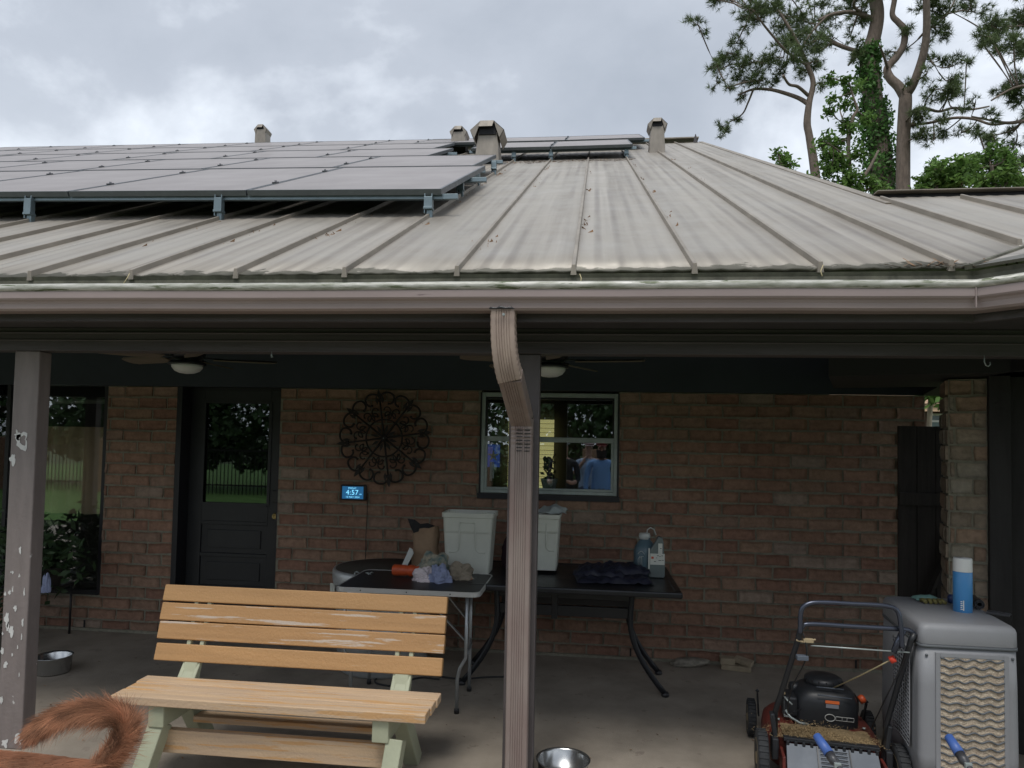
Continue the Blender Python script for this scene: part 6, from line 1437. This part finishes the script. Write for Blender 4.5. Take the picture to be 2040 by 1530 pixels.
# ================================================================== neighbour seen through the gap over the gate
nh = thing('neighbour_house', (6.2, 15, GZ), 'brown neighbouring house with tan eave and white framed window seen over the gate', 'house')
M['nwall'] = mat('brown_siding', (.16, .10, .075), .8, 0, .2, 3); M['tan'] = mat('tan_eave_paint', (.62, .42, .26), .7)
q = P(1865, 835, 15); m_ = MB(); m_.bx(q.x-3, q.x+5, 15, 15.2, GZ, P(1860, 815, 15).z); m_.build('wall', M['nwall'], nh)
ez0, ez1 = P(1860, 818, 14.6).z, P(1860, 810, 14.6).z
m_ = MB(); m_.bx(q.x-3.3, q.x+5.3, 14.5, 14.62, ez0-.02, ez1+.03); m_.build('eave_board', M['tan'], nh)
m_ = MB(); m_.add([(q.x-3.4, 14.45, ez1+.05), (q.x+5.4, 14.45, ez1+.05), (q.x+5.4, 18, ez1+1.3), (q.x-3.4, 18, ez1+1.3)], [(0, 1, 2, 3)]); m_.build('roof', mat('tan_shingles', (.50, .34, .22), .9, 0, .3, 6), nh, thick=.05)
wx = P(1861, 835, 15).x; z1_ = P(1860, 824, 15).z; z0_ = P(1860, 870, 15).z
m_ = MB()
for a_ in ((wx-.10, wx-.06, z0_, z1_), (wx+.10, wx+.14, z0_, z1_), (wx-.06, wx+.10, z1_-.04, z1_), (wx-.06, wx+.10, (z0_+z1_)/2+.06, (z0_+z1_)/2+.10)): m_.bx(a_[0], a_[1], 14.96, 15, a_[2], a_[3])
m_.build('window', M['canw'], nh)
m_ = MB(); m_.bx(wx-.06, wx+.10, 14.985, 14.995, z0_, z1_-.04); m_.build('pane', mat('green_pane', (.06, .12, .11), .2), nh)
tree('broadleaf_tree', 'pale barked tree between the gate gap and the neighbouring house', None, 11,
     [(1850, 880, 5), (1851, 850, 4.5), (1853, 810, 4.5), (1855, 770, 4), (1858, 730, 3)], [[(1855, 780, 2), (1870, 765, 1.5), (1885, 775, 1)]],
     [(1868, 778, 14), (1880, 788, 12), (1875, 765, 16), (1888, 795, 9), (1862, 760, 16), (1895, 775, 16)], 'leaf', .8, mat('pale_bark', (.48, .40, .30), .9, 0, .3, 8))

# ================================================================== the yard behind the camera (seen in the door and window glass)
random.seed(5)
fe = thing('yard_fence', (-4, -9, GZ), 'black iron picket fence with brick posts across the back yard', 'fence')
for i in range(11):
    x = -21+i*3; m_ = MB(); m_.bx(x-.2, x+.2, -9.2, -8.8, GZ, 1.5); m_.build('brick_post', mat('fence_brick', (.35, .19, .13), .9, 0, .3, 8) if i == 0 else bpy.data.materials['fence_brick'], fe, bevel=.02)
m_ = MB()
for i in range(260): m_.bx(-21+i*.12-.009, -21+i*.12+.009, -9.01, -8.99, GZ, 1.3)
for z in (.15, 1.2): m_.bx(-21, 10, -9.02, -8.98, z, z+.04)
m_.build('pickets', M['iron'], fe)
M['hedge'] = mat('hedge_leaves', (.06, .105, .035), .7, attr=True)
lawn = MB(); lawn.grid(lambda u, v: (-30+60*u, -2-30*v, GZ+.012), 4, 4); tag(lawn.build('lawn', mat('green_lawn', (.09, .20, .03), .95, 0, .4, 5)), 'green back yard lawn', None, kind='structure')
TL = [(-25, 'far left end tree of the back yard row'), (-21.5, 'second tree from the left end of the back yard row'), (-18, 'third tree from the left end of the back yard row'), (-14.5, 'fourth tree from the left end of the back yard row'), (-11, 'fifth tree from the left end of the back yard row'), (-7.5, 'sixth tree from the left end, left of the yard centre'), (-4, 'seventh tree from the left end, near the yard centre'), (-.5, 'tree straight behind the patio in the back yard row'), (3, 'tree right of the yard centre behind the back fence'), (6.5, 'second tree from the right end of the back yard row'), (10, 'far right end tree of the back yard row')]
for i, (x, lb) in enumerate(TL):
    y = -12.5+.8*math.sin(i*2.3); h_ = 4.6+.7*math.sin(i*1.7)
    t = thing('shade_tree', (x, y, GZ), lb, 'tree', 'trees in the back yard'); m_ = MB(); m_.tube([(x, y, GZ), (x+.1, y, h_*.35), (x-.1, y, h_*.6), (x, y, h_*.85)], [.25*h_/8, .18*h_/8, .12*h_/8, .03], 8)
    for k_ in range(6):
        an = k_*1.05; m_.tube([(x, y, h_*.35), (x+math.cos(an)*h_*.15, y+math.sin(an)*h_*.15, h_*.55), (x+math.cos(an)*h_*.3, y+math.sin(an)*h_*.28, h_*.7)], [.08, .05, .02], 6)
    m_.build('trunk', M['bark'], t); m_ = MB()
    for _ in range(6500):
        th = random.random()*6.28; z = random.random()**.8; rr = h_*.40*math.sin(min(1, z+.12)*2.9)**.6*random.uniform(.55, 1.08) if z < .98 else .2; p = Vector((x+math.cos(th)*rr*1.25, y+math.sin(th)*rr*.7, h_*.08+z*h_*.92)); p += noise.noise_vector(p*.6)*.8
        u = Vector((random.gauss(0, 1), random.gauss(0, 1), random.gauss(0, 1))).normalized(); v = u.cross(Vector((random.gauss(0, 1), random.gauss(0, 1), random.gauss(0, 1)))).normalized(); ss = random.uniform(.07, .17); f = random.uniform(.5, 1.5)
        m_.add([p-u*ss, p+v*ss*.6, p+u*ss, p-v*ss*.6], [(0, 1, 2, 3)], 0, (f, f, f))
    m_.build('crown', M['hedge'], t)
